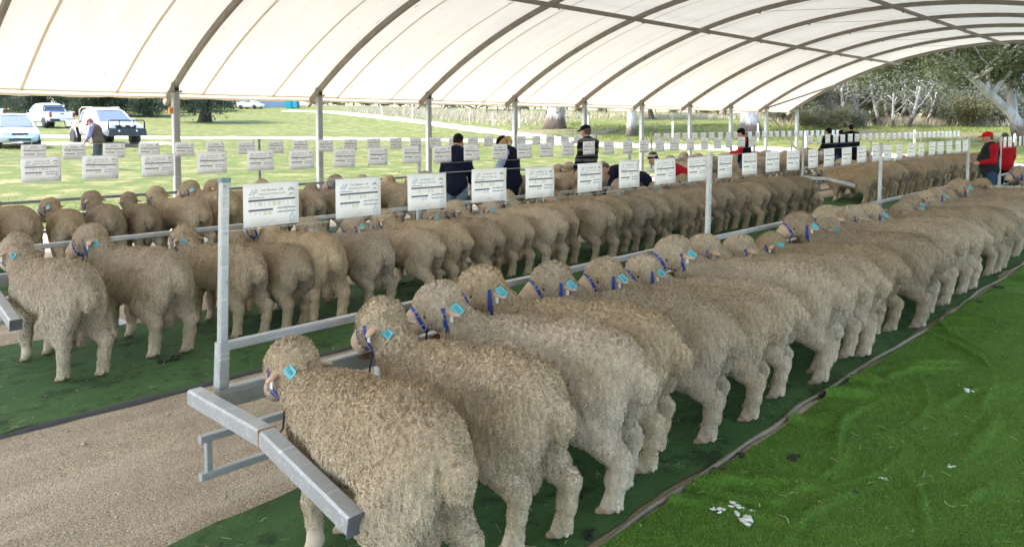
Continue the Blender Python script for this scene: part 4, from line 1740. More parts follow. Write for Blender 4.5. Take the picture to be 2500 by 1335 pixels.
RK = {
    'straight': RamKind('ram_body', 1, hy=0.05, hp=0.10, dz=0.02, legs=(0.03, -0.06, 0.0, 0.05)),
    'left': RamKind('ram_body', 2, hy=1.0, hp=0.24, dz=0.03, legs=(-0.04, 0.03, 0.04, -0.02), splay=0.01),
    'lefthigh': RamKind('ram_body', 3, hy=0.55, hp=0.16, dz=0.035, legs=(0.05, -0.03, -0.02, 0.03)),
    'leftlow': RamKind('ram_body', 4, hy=0.85, hp=0.12, dz=0.015, legs=(-0.06, 0.02, 0.02, -0.04), back=0.012),
    'ahead': RamKind('ram_body', 5, hy=0.06, hp=0.02, dz=-0.075, legs=(0.02, -0.02, 0.0, 0.05), splay=0.01),
    'crouch': RamKind('ram_body', 7, hy=0.1, hp=-0.1, dz=-0.06, legs=(0.16, 0.08, 0.0, 0.04), crouch=0.14, back=-0.03, tufts=40000, h=0.0095),
    'lying': RamKind('ram_body', 8, hy=-0.3, hp=-0.1, dz=-0.02, lying=True, tufts=30000, h=0.0105, gear=False),
    'low': RamKind('ram_body', 6, hy=0.2, hp=-0.12, dz=-0.02, legs=(-0.02, 0.05, 0.03, -0.03), back=-0.008),
}
POSE = {'straight': 'looking ahead', 'left': 'face turned sharply left', 'lefthigh': 'raised head turned left',
        'leftlow': 'lowered head turned left', 'ahead': 'head level, looking ahead', 'low': 'head hanging low', 'crouch': 'hindquarters crouched', 'lying': 'lying down on the carpet'}
R1 = ['ahead', 'straight', 'leftlow', 'left', 'left', 'left', 'left', 'leftlow', 'lefthigh', 'leftlow', 'ahead', 'left', 'low', 'leftlow', 'lefthigh', 'left', 'low', 'ahead',
      'leftlow', 'lefthigh', 'straight', 'left', 'low', 'leftlow', 'straight', 'low', 'lefthigh']
R1U = [1.75, 2.36, 2.90, 3.35, 3.90, 4.38, 4.86, 5.34, 5.80, 6.24]
R2U = [1.68, 2.33, 3.04, 3.47, 3.80, 4.36, 4.98]
R1DV = [-0.09, -0.02, 0.0, 0.10, 0.04, 0.0, 0.03, 0.0, 0.0, -0.04]
R1RZ = [-0.05, 0.05, 0.06, 0.10, 0.10, 0.08, 0.09, 0.07]
keys = ['straight', 'left', 'lefthigh', 'leftlow', 'ahead', 'low']
for ri, V in enumerate(ROWS):
    for ui, u0 in enumerate(UNIT0):
        nmax = 6 if (ri, ui) == (0, 1) else 27
        for k in range(nmax):
            u = u0 + 0.33 + k * (3 * BAY / 27) + rnd.uniform(-0.05, 0.05)
            if (ri, ui) == (0, 0) and k < len(R1U):
                u = R1U[k]
            if (ri, ui) == (1, 0) and k < len(R2U):
                u = R2U[k]
            if (ri, ui) == (0, 0):
                kd = R1[k]
                dv = R1DV[k] if k < len(R1DV) else rnd.uniform(-0.10, 0.10)
                rz = R1RZ[k] if k < len(R1RZ) else rnd.uniform(-0.12, 0.18)
            else:
                kd = rnd.choices(keys, (4, 2, 3, 2, 2, 3))[0]
                dv, rz = rnd.uniform(-0.12, 0.11), rnd.uniform(-0.20, 0.16)
            if (ri, ui) == (1, 0) and k < 3:
                kd = ('straight', 'lefthigh', 'straight')[k]
            if (ri, ui) == (1, 0) and k == 15:
                kd, rz = 'crouch', -0.35
            if (ri, ui) == (1, 0) and k == 26:
                kd, rz, dv = 'lying', -0.2, -0.05
            if (ri, ui) == (0, 0):
                lab = 'ram under the lot %d sign, %s, %s from blue-capped post' % (109 + k, POSE[kd], ORD[k])
                grp = 'rams in the row of lot 109 and up'
            elif (ri, ui) == (1, 0):
                lab = 'ram under the lot %d sign, %s, %s from the end arm' % (108 - k, POSE[kd], ORD[k])
                grp = 'rams in the row of lot 108 and down'
            elif (ri, ui) == (0, 1):
                lab, grp = 'ram tethered to the rack beyond the two men in red', 'rams beyond the men in red'
            elif (ri, ui) == (1, 1):
                lab = 'ram beyond the gravel cross aisle, %s from the bent rack arm there' % ORD[k]
                grp = 'rams beyond the cross aisle'
            elif ui == 0:
                lab, grp = 'ram with brown fleece in the row along the shelter posts facing the cars', 'rams along the shelter posts'
            else:
                lab, grp = 'ram in the row along the last shelter posts facing the gum trees', 'rams along the last shelter posts'
            y = V - 0.88 + dv
            num = None
            if (ri, ui) == (0, 0) and k < 8:
                num = str(109 + k)
            if (ri, ui) == (1, 0) and k == 0:
                y -= 0.10
            if (ri, ui) == (1, 0) and k < 3:
                num = str(108 - k)
            place_ram(RK[kd], (u, y, 0.006 if kd != 'lying' else -0.255), rz, lab, grp, rnd.uniform(0.91, 1.04) if (ri, ui, k) != (0, 0, 0) else 1.03, num, 2 if (ui == 0 and ri < 2) else 1)
# ------------------------------------------------------------------ trees, shrubs, grass
def mat_leaf(name, a, b, trans=0.25):
    m, nt, out = mat_new(name)
    t = NT(nt)
    f = t.noise(t.pos(), 0.9, 3)
    c = t.mix(f, a, b)
    c = t.mix(t.math('MULTIPLY', t.rand(), 0.35), c, [x * 0.7 for x in a])
    d = t.n('ShaderNodeBsdfPrincipled')
    t.l(c, d.inputs['Base Color'])
    d.inputs['Roughness'].default_value = 0.6
    d.inputs['Specular IOR Level'].default_value = 0.25
    tr = t.n('ShaderNodeBsdfTranslucent')
    t.l(c, tr.inputs[0])
    ms = t.n('ShaderNodeMixShader')
    ms.inputs[0].default_value = trans
    t.l(d.outputs[0], ms.inputs[1]); t.l(tr.outputs[0], ms.inputs[2]); t.l(ms.outputs[0], out.inputs[0])
    return m


def mat_bark(name, pale, grey, dark, z_dark):
    """smooth pale bark with shed patches and rough dark bark at the butt"""
    m, nt, out = mat_new(name)
    t = NT(nt)
    v = t.coord('Object', (1, 1, 0.28))
    f = t.noise(v, 3.2, 6, 0.65)
    c = t.mix(t.ramp(f, [(0.38, 0), (0.6, 1)]), pale, grey)
    tc = t.n('ShaderNodeTexCoord')
    sep = t.n('ShaderNodeSeparateXYZ')
    t.l(tc.outputs['Object'], sep.inputs[0])
    h = t.math('SUBTRACT', sep.outputs[2], t.math('MULTIPLY', t.noise(t.coord('Object', (2, 2, 0.5)), 2.0, 4), 1.6))
    k = t.ramp(t.math('DIVIDE', h, max(z_dark, 0.01)), [(0.0, 1), (0.5, 0)])
    c = t.mix(k, c, dark)
    t.bsdf(out, c, 0.85, 0, t.bump(t.noise(t.coord('Object', (6, 6, 0.8)), 3, 6, 0.7), 0.8, 0.06), 0.2)
    return m


M_LEAFGUM = mat_leaf('gum_leaf', (0.085, 0.10, 0.055), (0.18, 0.19, 0.11))
M_LEAFOLIVE = mat_leaf('olive_leaf', (0.11, 0.11, 0.05), (0.22, 0.20, 0.10))
M_LEAFDARK = mat_leaf('dark_leaf', (0.045, 0.065, 0.040), (0.115, 0.145, 0.090), 0.2)
M_LEAFGREY = mat_leaf('greygreen_leaf', (0.11, 0.12, 0.08), (0.21, 0.22, 0.15))
M_LEAFLEAN = mat_leaf('leaning_gum_leaf', (0.055, 0.068, 0.028), (0.13, 0.14, 0.06))
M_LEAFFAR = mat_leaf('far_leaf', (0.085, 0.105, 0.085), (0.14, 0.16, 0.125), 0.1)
M_BARKW = mat_bark('white_gum_bark', (0.56, 0.535, 0.50), (0.38, 0.35, 0.315), (0.13, 0.10, 0.08), 0.9)
M_BARKG2 = mat_bark('grey_white_gum_bark', (0.46, 0.44, 0.41), (0.30, 0.28, 0.255), (0.14, 0.11, 0.085), 0.8)
M_BARKG = mat_bark('grey_bark', (0.36, 0.33, 0.30), (0.22, 0.19, 0.16), (0.09, 0.065, 0.045), 1.5)
M_BARKD = mat_bark('dark_bark', (0.11, 0.085, 0.065), (0.07, 0.055, 0.045), (0.05, 0.04, 0.03), 1.0)


class TreeKind:
    """skeleton grown recursively; leaves in loose clumps at the twigs"""

    def __init__(self, seed, height, r0, fork, spread, leaf, nleaf, clump, bark, leafmat, levels=3, lean=(0, 0), droop=0.3, low=0.0, flare=1.5, path=None, squash=0.75, dead=0.12):
        rg = np.random.default_rng(seed)
        mb = MB()
        tips = []
        self.h = height

        def limb(p, d, L, r, lev):
            n = 5 if lev else 8
            pts, rs = [Vector(p)], [r]
            q, dd = Vector(p), Vector(d).normalized()
            for i in range(n):
                dd = (dd + Vector(rg.normal(size=3) * (0.10 if lev == 0 else 0.22)) + Vector((0, 0, 0.10 if lev < 2 else -droop * 0.25))).normalized()
                q = q + dd * (L / n)
                pts.append(q.copy())
                rs.append(r * (1 - 0.62 * (i + 1) / n) if lev else r * (1 - 0.45 * (i + 1) / n))
            mb.tube(pts, rs, 9 if lev == 0 else (6 if lev == 1 else 4))
            grow(pts, rs, L, lev)

        def grow(pts, rs, L, lev):
            if lev >= levels:
                tips.append(pts[-1]); tips.append(pts[len(pts) // 2])
                return
            m = fork[min(lev, len(fork) - 1)]
            for k in range(m):
                f = 0.42 + 0.58 * (k + 1) / m if lev == 0 else 0.35 + 0.65 * (k + 1) / m
                i = min(int(f * (len(pts) - 1)), len(pts) - 1)
                d0 = (pts[i] - pts[max(i - 1, 0)]).normalized()
                a = rg.uniform(0, 2 * math.pi)
                side = Vector((math.cos(a), math.sin(a), rg.uniform(-0.1, 0.35)))
                dn = (d0 * rg.uniform(0.5, 0.9) + side * spread).normalized()
                limb(pts[i], dn, L * rg.uniform(0.45, 0.68), rs[i] * rg.uniform(0.5, 0.7), lev + 1)

        if path:
            P = [Vector(p) for p, _ in path]
            R = [r for _, r in path]
            mb.tube(P, R, 10)
            Ls = sum((P[i + 1] - P[i]).length for i in range(len(P) - 1))
            grow(P, R, Ls, 0)
        else:
            # flared butt
            b = Vector((0, 0, -0.3))
            L0 = height * 0.55
            d0 = Vector((lean[0], lean[1], 1)).normalized()
            n = 9
            pts, rs = [], []
            q, dd = b.copy(), d0.copy()
            for i in range(n + 1):
                f = i / n
                pts.append(q.copy())
                rs.append(r0 * (1 - 0.45 * f) * (1 + (flare - 1) * math.exp(-f * 9)))
                dd = (dd + Vector(rg.normal(size=3) * 0.06)).normalized()
                q = q + dd * (L0 / n)
            mb.tube(pts, rs, 22 if r0 > 0.4 else 12)
            grow(pts, rs, L0, 0)
        if r0 > 0.4 and not path:
            for i, (x, y, z) in enumerate(mb.v):
                if z < 4:
                    th = math.atan2(y, x)
                    k_ = 1 + (0.16 * math.sin(3 * th + seed) + 0.10 * math.sin(7 * th + 2 * z)) * math.exp(-max(z, 0) * 0.6) + 0.05 * math.sin(5 * th + z * 1.7)
                    mb.v[i] = (x * k_, y * k_, z)
        self.trunk = mb.mesh('trunk', bark)
        # leaves
        tips = np.array([tuple(t) for t in tips])
        if low:
            keep = tips[:, 2] > low
            tips = tips[keep]
        tips = tips[rg.random(len(tips)) > dead]
        per = max(4, nleaf // len(tips))
        C = np.repeat(tips, per, axis=0)
        n = len(C)
        sz = np.repeat(rg.uniform(0.6, 1.25, len(tips)), per) * clump
        g = rg.normal(size=(n, 3)) * 0.5
        P = C + g * sz[:, None] * np.array((1, 1, squash)) + np.array((0, 0, -droop)) * (rg.random(n) * sz)[:, None]
        P[:, 2] = np.maximum(P[:, 2], 0.15)
        d = rg.normal(size=(n, 3)) * 0.6 + np.array((0, 0, -droop * 1.6))
        d /= np.linalg.norm(d, axis=1, keepdims=True)
        s = np.cross(d, rg.normal(size=(n, 3))); s /= np.linalg.norm(s, axis=1, keepdims=True) + 1e-9
        l = rg.uniform(0.7, 1.3, n)[:, None] * leaf
        V = np.stack([P - d * l, P - s * l * 0.34, P + d * l, P + s * l * 0.34], 1).reshape(-1, 3)
        self.crown = mesh_np('crown', V, np.arange(4 * n).reshape(n, 4))
        self.crown.materials.append(leafmat)

    def place(self, name, label, loc, rz=0, scale=1.0, group=None, cat='tree', sz=None):
        o = thing(name, label, cat, loc, rz, group)
        o.scale = (scale, scale, sz or scale)
        inst('trunk', self.trunk, o)
        inst('crown', self.crown, o)
        return o


def P3(x, y, depth):
    d = ray(x, y)
    f = Vector((math.cos(YAW), math.sin(YAW), 0))
    return Vector((0, 0, CAM_H)) + d * (depth / d.dot(f))


GUM_A = TreeKind(31, 10, 0.26, (5, 4, 4), 0.75, 0.20, 9000, 1.15, M_BARKW, M_LEAFGUM, 3, droop=0.5)
GUM_B = TreeKind(32, 9, 0.22, (6, 4, 4), 0.85, 0.18, 9000, 1.05, M_BARKG, M_LEAFOLIVE, 3, (0.12, 0.05), droop=0.5)
GUM_C = TreeKind(33, 11, 0.30, (4, 4, 4), 0.7, 0.20, 8000, 1.25, M_BARKW, M_LEAFGREY, 3, (-0.2, 0.1), droop=0.6, dead=0.4)
DARK_A = TreeKind(34, 9, 0.40, (6, 5, 4), 1.0, 0.11, 26000, 0.95, M_BARKD, M_LEAFDARK, 3, (0.05, 0), droop=1.0, flare=1.7, low=0.6)
DARK_B = TreeKind(35, 8, 0.34, (7, 5, 4), 1.1, 0.11, 24000, 1.0, M_BARKD, M_LEAFDARK, 3, (-0.12, 0.1), droop=0.9, low=0.5)
FAR_A = TreeKind(36, 9, 0.25, (6, 4, 3), 0.9, 0.42, 2600, 1.5, M_BARKG, M_LEAFFAR, 3, droop=0.5)
FAR_B = TreeKind(37, 8, 0.22, (5, 5, 3), 1.0, 0.42, 2400, 1.6, M_BARKG, M_LEAFFAR, 3, (0.1, 0), droop=0.4)
BUSH_A = TreeKind(38, 2.6, 0.07, (7, 5), 1.3, 0.07, 8000, 0.62, M_BARKG, M_LEAFGREY, 2, droop=0.3, flare=1.1)
BUSH_B = TreeKind(39, 2.4, 0.07, (7, 5), 1.4, 0.07, 8000, 0.60, M_BARKG, M_LEAFOLIVE, 2, droop=0.2, flare=1.1)
BIG_A = TreeKind(40, 17, 0.72, (5, 4, 4), 0.7, 0.24, 9000, 1.7, M_BARKW, M_LEAFGUM, 3, droop=0.5, flare=1.55)
BIG_B = TreeKind(41, 16, 0.48, (5, 4, 4), 0.7, 0.24, 8000, 1.7, M_BARKW, M_LEAFGUM, 3, (0.03, 0.03), droop=0.5, flare=1.35)


def at_px(x, y):
    return px_ground(x, y)


# red gums whose crowns stand above the canopy
BIG_A.place('gum_tree', 'old gum tree with thick split trunk and brown butt beyond the gravel road', at_px(1356, 315), 0.4, 1.0, 'gum trees beyond the road')
BIG_B.place('gum_tree', 'white-barked gum trunk with a dark flaky butt beside the road', at_px(1541, 333), 2.0, 0.72, 'gum trees beyond the road')
BIG_A.place('gum_tree', 'broad streaky white gum trunk behind the person in red and black', at_px(1830, 330), 2.6, 0.86, 'gum trees beyond the road')
GUM_B.place('gum_tree', 'small brown gum with a broken trunk on the far bank', at_px(1592, 291), 1.0, 1.1, 'gum trees beyond the road')

# leaning gum at the right edge, its limbs laid out along its own trunk
B0 = px_ground(2520, 352)
DB = (B0.x * math.cos(YAW) + B0.y * math.sin(YAW))
lp = [((2520, 360), 0.42), ((2500, 318), 0.31), ((2466, 275), 0.26), ((2422, 235), 0.22), ((2378, 195), 0.19), ((2340, 160), 0.165), ((2318, 120), 0.16), ((2300, 85), 0.12)]
path = [(P3(x, y, DB + 0.5 * math.sin(i)) - B0, r) for i, ((x, y), r) in enumerate(lp)]
LEAN = TreeKind(51, 9, 0.5, (9, 4, 4), 1.15, 0.14, 26000, 0.95, M_BARKG2, M_LEAFLEAN, 3, path=path, droop=0.35, dead=0.05)
LEAN.place('gum_tree', 'large white gum leaning low over the bank with spreading limbs', B0)
B1 = px_ground(2522, 350)
path2 = [(P3(x, y, DB + 1.5) - B0, r) for (x, y), r in (((2515, 360), 0.34), ((2500, 290), 0.26), ((2492, 220), 0.22), ((2488, 150), 0.18), ((2470, 90), 0.17), ((2455, 40), 0.1))]
LEAN2 = TreeKind(52, 9, 0.4, (7, 4, 4), 1.0, 0.15, 12000, 1.0, M_BARKG2, M_LEAFLEAN, 3, path=path2, droop=0.35, low=3.0)
LEAN2.place('gum_tree', 'upright white gum stem rising beside the leaning gum', B0 + Vector((0.6, 0.6, 0)))

# wood behind the bank
rr = random.Random(4)
kinds = [(GUM_A, 'grey-green gum with pale stem in the wood behind the bank'), (GUM_B, 'olive gum with leaning stem in the wood behind the bank'),
         (GUM_C, 'thin-crowned gum with bare white limbs in the wood behind the bank')]
for i, (x, dep, s) in enumerate([(1955, 62, 0.55), (1995, 70, 0.72), (2030, 64, 0.62), (2060, 78, 0.95), (2095, 66, 0.78), (2130, 74, 0.92), (2165, 82, 1.1), (2195, 68, 0.82), (2228, 76, 1.0),
                                 (2262, 66, 0.85), (2300, 80, 1.05), (2335, 70, 0.75), (2375, 78, 0.9), (2410, 68, 0.7), (2450, 76, 0.85), (2490, 70, 0.8), (2540, 74, 1.0),
                                 (1900, 88, 0.6), (1760, 95, 0.62), (1700, 100, 0.6), (1640, 92, 0.5), (2110, 92, 1.25), (2250, 95, 1.25), (2030, 95, 1.05), (2380, 92, 1.2), (2070, 110, 1.5), (2150, 112, 1.6), (2210, 108, 1.6), (2290, 112, 1.5), (2340, 106, 1.4), (2430, 110, 1.5), (2480, 105, 1.3), (1985, 108, 1.1), (1930, 104, 0.9)]):
    k, lab = kinds[i % 3]
    k.place('gum_tree', lab, px_depth(x, dep), rr.uniform(0, 6.28), s, 'gums in the wood behind the bank')
for i, (x, dep, s) in enumerate([(1965, 58, 0.8), (2000, 60, 1.0), (2045, 57, 0.9), (2080, 59, 0.8), (2135, 62, 0.7), (2330, 60, 1.5), (2365, 58, 1.3), (2400, 62, 1.6), (2295, 64, 1.2), (2450, 60, 1.4),
                                 (1715, 82, 1.0), (1650, 88, 1.1), (1770, 80, 1.1), (1480, 95, 1.2), (1420, 90, 0.9), (1905, 66, 0.9), (1870, 70, 1.0)] + [(1960 + 34 * q, 84 + (q * 7) % 12, 1.3 + 0.25 * (q % 3)) for q in range(17)]):
    (BUSH_A if i % 2 else BUSH_B).place('shrub', 'low grey-green shrub at the foot of the bank' if i % 2 else 'low olive shrub at the foot of the bank', px_depth(x, dep), rr.uniform(0, 6.28), s,
                                        'shrubs along the bank', 'shrub')
BARE = TreeKind(44, 9, 0.20, (5, 4, 3), 0.8, 0.16, 1200, 0.9, M_BARKW, M_LEAFGREY, 3, (0.25, -0.1), droop=0.3, dead=0.5, flare=1.2)
for i, (x, dep, s) in enumerate(((2010, 61, 0.55), (2062, 60, 0.7), (2105, 63, 0.65), (2150, 61, 0.75), (2178, 59, 0.6), (2215, 60, 0.7), (2255, 62, 0.6), (2305, 63, 0.7), (2420, 60, 0.6))):
    BARE.place('dead_tree', 'thin bare tree with white limbs at the front of the wood', px_depth(x, dep), 0.9 * i, s, 'bare white trees at the front of the wood')
# dark trees by the parked cars
for i, (x, y, k, s, lab) in enumerate([(500, 298, 'A', 1.45, 'broad dark tree with drooping foliage standing alone on the lawn'),
                                       (372, 286, 'B', 0.8, 'dense dark tree between the lawn and the silver utility'),
                                       (166, 268, 'A', 1.2, 'tall dark tree with thick trunk behind the white utility'),
                                       (262, 272, 'B', 0.85, 'gnarled grey-green tree behind the tray of the silver utility'),
                                       (60, 266, 'B', 1.15, 'dark bushy tree behind the left parked cars'), (-60, 268, 'A', 1.2, 'dark tree at the end of the car park'),
                                       (435, 268, 'B', 1.0, 'dark tree in the shade behind the lone drooping tree'), (320, 262, 'A', 1.0, 'dark tree farther up the slope behind the cars'),
                                       (110, 258, 'B', 1.3, 'dark tree at the top of the slope behind the cars'), (215, 257, 'A', 1.3, 'dark rounded tree at the top of the slope')]):
    (DARK_A if k == 'A' else DARK_B).place('dark_tree', lab, at_px(x, y), 1.3 * i, s, 'dark trees by the car park')
for i in range(16):
    x = -160 + i * 52 + rr.uniform(-12, 12)
    if x < 590:
        (DARK_B if i % 2 else DARK_A).place('dark_tree', 'dark tree in the belt at the top of the slope behind the parked cars', px_depth(x, rr.uniform(95, 135)), rr.uniform(0, 6), rr.uniform(1.0, 1.4),
                                            'dark tree belt behind the cars')
# far tree line
for i in range(46):
    x = 560 + i * 19 + rr.uniform(-8, 8)
    if 1100 < x < 1235 and i % 3:
        continue
    k = FAR_A if i % 2 else FAR_B
    k.place('far_tree', 'small hazy tree in the line along the far paddock', px_depth(x, rr.uniform(185, 260)), rr.uniform(0, 6.28), rr.uniform(0.7, 1.25), 'trees along the far paddock')
for x, dep, s, lab in ((1085, 110, 1.9, 'round green shrub at the edge of the dry grass'), (1050, 118, 1.6, 'green shrub behind the dry grass and posts'), (1262, 105, 1.7, 'green shrub near the split gum trunk'),
                       (1290, 112, 1.5, 'grey-green shrub close to the split gum')):
    BUSH_A.place('shrub', lab, px_depth(x, dep), x, s, None, 'shrub')

# dry grass
def mat_straw():
    m, nt, out = mat_new('dry_grass')
    t = NT(nt)
    c = t.mix(t.noise(t.pos(), 0.8, 3), (0.34, 0.29, 0.19), (0.50, 0.45, 0.33))
    t.bsdf(out, c, 0.9, 0, None, 0.1)
    return m


def mat_greengrass():
    m, nt, out = mat_new('grass_blades')
    t = NT(nt)
    c = t.mix(t.noise(t.pos(), 0.7, 4), (0.10, 0.13, 0.03), (0.21, 0.225, 0.075))
    t.bsdf(out, c, 0.85, 0, None, 0.15)
    return m


M_STRAW, M_BLADE = mat_straw(), mat_greengrass()


def grass_patch(name, P, hmin, hmax, w, mat, label, seed):
    rg = np.random.default_rng(seed)
    n = len(P)
    h = rg.uniform(hmin, hmax, n)
    a = rg.uniform(0, math.pi, n)
    s = np.stack([np.cos(a), np.sin(a), np.zeros(n)], -1) * w
    lean = rg.normal(size=(n, 3)) * np.array((0.3, 0.3, 0)) * h[:, None]
    V = np.stack([P - s, P + s, P + lean + np.array((0, 0, 1)) * h[:, None]], 1).reshape(-1, 3)
    me = mesh_np(name, V, np.arange(3 * n).reshape(n, 3))
    me.materials.append(mat)
    return tag(link(bpy.data.objects.new(name, me)), label, kind='stuff')


def px_field(poly_fn, n, seed):
    rg = np.random.default_rng(seed)
    pts = []
    while len(pts) < n:
        x, y = poly_fn(rg)
        p = px_ground(x, y)
        pts.append(p)
    return pts


def spread(centres, per, rad, seed):
    rg = np.random.default_rng(seed)
    C = np.repeat(np.array([tuple(c) for c in centres]), per, axis=0)
    P = C + rg.normal(size=C.shape) * np.array((rad, rad, 0))
    P[:, 2] = ground_z(P[:, 0], P[:, 1]) - 0.02
    return P


def band(x0, x1, ya, yb, yc, yd):
    """between the line (x0,ya)-(x1,yb) above and (x0,yc)-(x1,yd) below"""
    def f(rg):
        t = rg.random(); q = rg.random()
        return x0 + (x1 - x0) * t, (ya + (yb - ya) * t) * (1 - q) + (yc + (yd - yc) * t) * q
    return f


c1 = px_field(band(880, 1330, 266, 276, 272, 306), 260, 1)
grass_patch('dry_grass', spread(c1, 80, 1.7, 2), 0.15, 0.62, 0.03, M_STRAW, 'tall bleached dry grass beyond the dirt track', 3)
c2 = px_field(band(1940, 2500, 301, 300, 306, 305), 120, 4)
grass_patch('dry_grass', spread(c2, 70, 1.2, 5), 0.3, 0.8, 0.03, M_STRAW, 'pale dry grass under the gum wood', 6)
c3 = px_field(band(1330, 1960, 281, 285, 287, 291), 120, 7)
grass_patch('dry_grass', spread(c3, 50, 1.5, 8), 0.25, 0.6, 0.03, M_STRAW, 'dry grass strip along the far bank', 9)
c4 = px_field(band(1340, 2450, 300, 308, 340, 345), 500, 10)
grass_patch('bank_grass', spread(c4, 60, 0.9, 11), 0.06, 0.20, 0.02, M_BLADE, 'rough green grass on the bank', 12)
rg = np.random.default_rng(13)
LP = np.stack([rg.uniform(-6, 34, 60000), 15.0 + 26 * rg.random(60000) ** 1.6, np.zeros(60000)], -1)
LP[:, 2] = ground_z(LP[:, 0], LP[:, 1]) - 0.01
cl = vnoise(LP * np.array((0.9, 0.9, 0)), 4)
LP = LP[cl > 0.35]
grass_patch('lawn_grass', LP, 0.02, 0.05, 0.010, M_BLADE, 'short grass tufts of the lawn beside the shelter', 14)

# fallen timber
tl = MB()
rb = np.random.default_rng(3)
base = px_depth(1155, 112)
fl = thing('fallen_timber', 'brown heap of fallen branches by the dry grass', 'log pile', base)
for k in range(14):
    a = rb.uniform(0, math.pi)
    p = Vector((rb.uniform(-2.2, 2.2), rb.uniform(-0.8, 0.8), rb.uniform(0.15, 0.9)))
    d = Vector((math.cos(a), math.sin(a) * 0.4, rb.uniform(-0.2, 0.35))) * rb.uniform(0.8, 2.0)
    mb = MB(); mb.tube([p - d, p + Vector((0, 0, 0.1)), p + d], [0.05, 0.12, 0.04], 6)
    mb.build('branch', M_BARKG, fl)

# white guide posts and a rail fence
M_WHITEPOST = mat_plain('white_paint', (0.78, 0.78, 0.76), 0.5, var=0.1)
M_TIMBER = mat_plain('grey_timber', (0.16, 0.13, 0.10), 0.85, var=0.3)
gp = MB(); gp.box((0, 0, 0.5), (0.10, 0.07, 1.2)); gp.box((0, 0, 1.12), (0.07, 0.05, 0.06))
GPM = gp.mesh('guide_post', M_WHITEPOST)
for i, (x, y) in enumerate(((932, 284), (1007, 289), (1146, 303), (1203, 308), (1268, 312), (1436, 318), (1642, 337), (1850, 345), (1966, 372), (2232, 371), (2476, 388), (1946, 312))):
    o = inst('guide_post', GPM, None, px_ground(x, y), (0, 0, 0.3 * i))
    tag(o, 'short white guide post along the gravel road', 'post', 'white guide posts along the road')
fe = thing('rail_fence', 'old timber rail fence in front of the split gum', 'fence', px_depth(1230, 88))
for k in range(4):
    mb = MB(); mb.box((k * 1.3 - 2, 0, 0.55), (0.14, 0.14, 1.3)); mb.build('post', M_TIMBER, fe)
for z in (0.55, 0.95):
    mb = MB(); mb.beam((-2.1, -0.09, z), (2.0, -0.09, z + 0.03), 0.04, 0.10); mb.build('rail', M_TIMBER, fe)
fe.rotation_euler.z = math.atan2(CR.y, CR.x)

# shed and toilets up the slope
M_SHED = mat_plain('blue_grey_sheet', (0.30, 0.36, 0.44), 0.5, 0.2, var=0.08)
M_TEALBOX = mat_plain('teal_plastic', (0.02, 0.38, 0.42), 0.45)
M_DARKBLUE = mat_plain('dark_blue_plastic', (0.03, 0.06, 0.12), 0.5)
sp = px_ground(655, 263)
SHR = math.atan2(CR.y, CR.x)
sh = thing('storage_shed', 'blue-grey ribbed metal shed up the slope behind the lone dark tree', 'shed', sp, SHR)
mb = MB()
dsh = sp.x * math.cos(YAW) + sp.y * math.sin(YAW)
wS = 112 / FPX * dsh
mb.box((0, 2, 1.45), (wS, 4, 2.9)); wall = mb.build('wall', M_SHED, sh)
for k in range(40):
    mb = MB(); mb.box((-wS / 2 + wS * (k + 0.5) / 40, -0.02, 1.45), (wS / 100, 0.05, 2.86)); mb.build('rib', M_SHED, wall)
mb = MB(); mb.add([(-wS / 2 - 0.2, -0.2, 2.9), (wS / 2 + 0.2, -0.2, 2.9), (wS / 2 + 0.2, 4.2, 2.9), (-wS / 2 - 0.2, 4.2, 2.9), (-wS / 2 - 0.2, 2, 3.8), (wS / 2 + 0.2, 2, 3.8)],
                  [(0, 1, 5, 4), (2, 3, 4, 5), (0, 4, 3), (1, 2, 5), (0, 3, 2, 1)]); mb.build('roof', M_SHED, sh)
for x, m, lab in ((707, M_TEALBOX, 'turquoise portable toilet beside the blue-grey shed'), (722, M_DARKBLUE, 'dark blue portable toilet with turquoise door panel')):
    p = px_ground(x, 265)
    s = 15.5 / FPX * dsh / 1.1
    o = thing('portable_toilet', lab, 'toilet', p, SHR)
    o.scale = (s, s, s)
    mb = MB(); mb.box((0, 0, 1.08), (1.08, 1.08, 2.16)); mb.build('cabin', m, o)
    mb = MB(); mb.box((0, -0.555, 1.05), (0.72, 0.03, 1.9)); dr = mb.build('door', M_TEALBOX, o)
    mb = MB(); mb.box((0.28, -0.585, 1.05), (0.05, 0.03, 0.2)); mb.build('handle', M_DARKBLUE, dr)
    mb = MB(); mb.box((0, 0, 2.22), (1.14, 1.14, 0.12), taper=0.8); mb.build('roof', M_DARKBLUE, o)
# ------------------------------------------------------------------ vehicles
def mat_paint(name, col, metal=0.0):
    m, nt, out = mat_new(name)
    t = NT(nt)
    v = t.coord('Object')
    dirt = t.ramp(t.noise(v, 2.2, 6, 0.65), [(0.45, 0), (0.8, 0.25)])
    c = t.mix(dirt, col, (0.34, 0.28, 0.21))
    t.bsdf(out, c, 0.28, metal, None, 0.5, **{'Coat Weight': 0.5, 'Coat Roughness': 0.08})
    return m


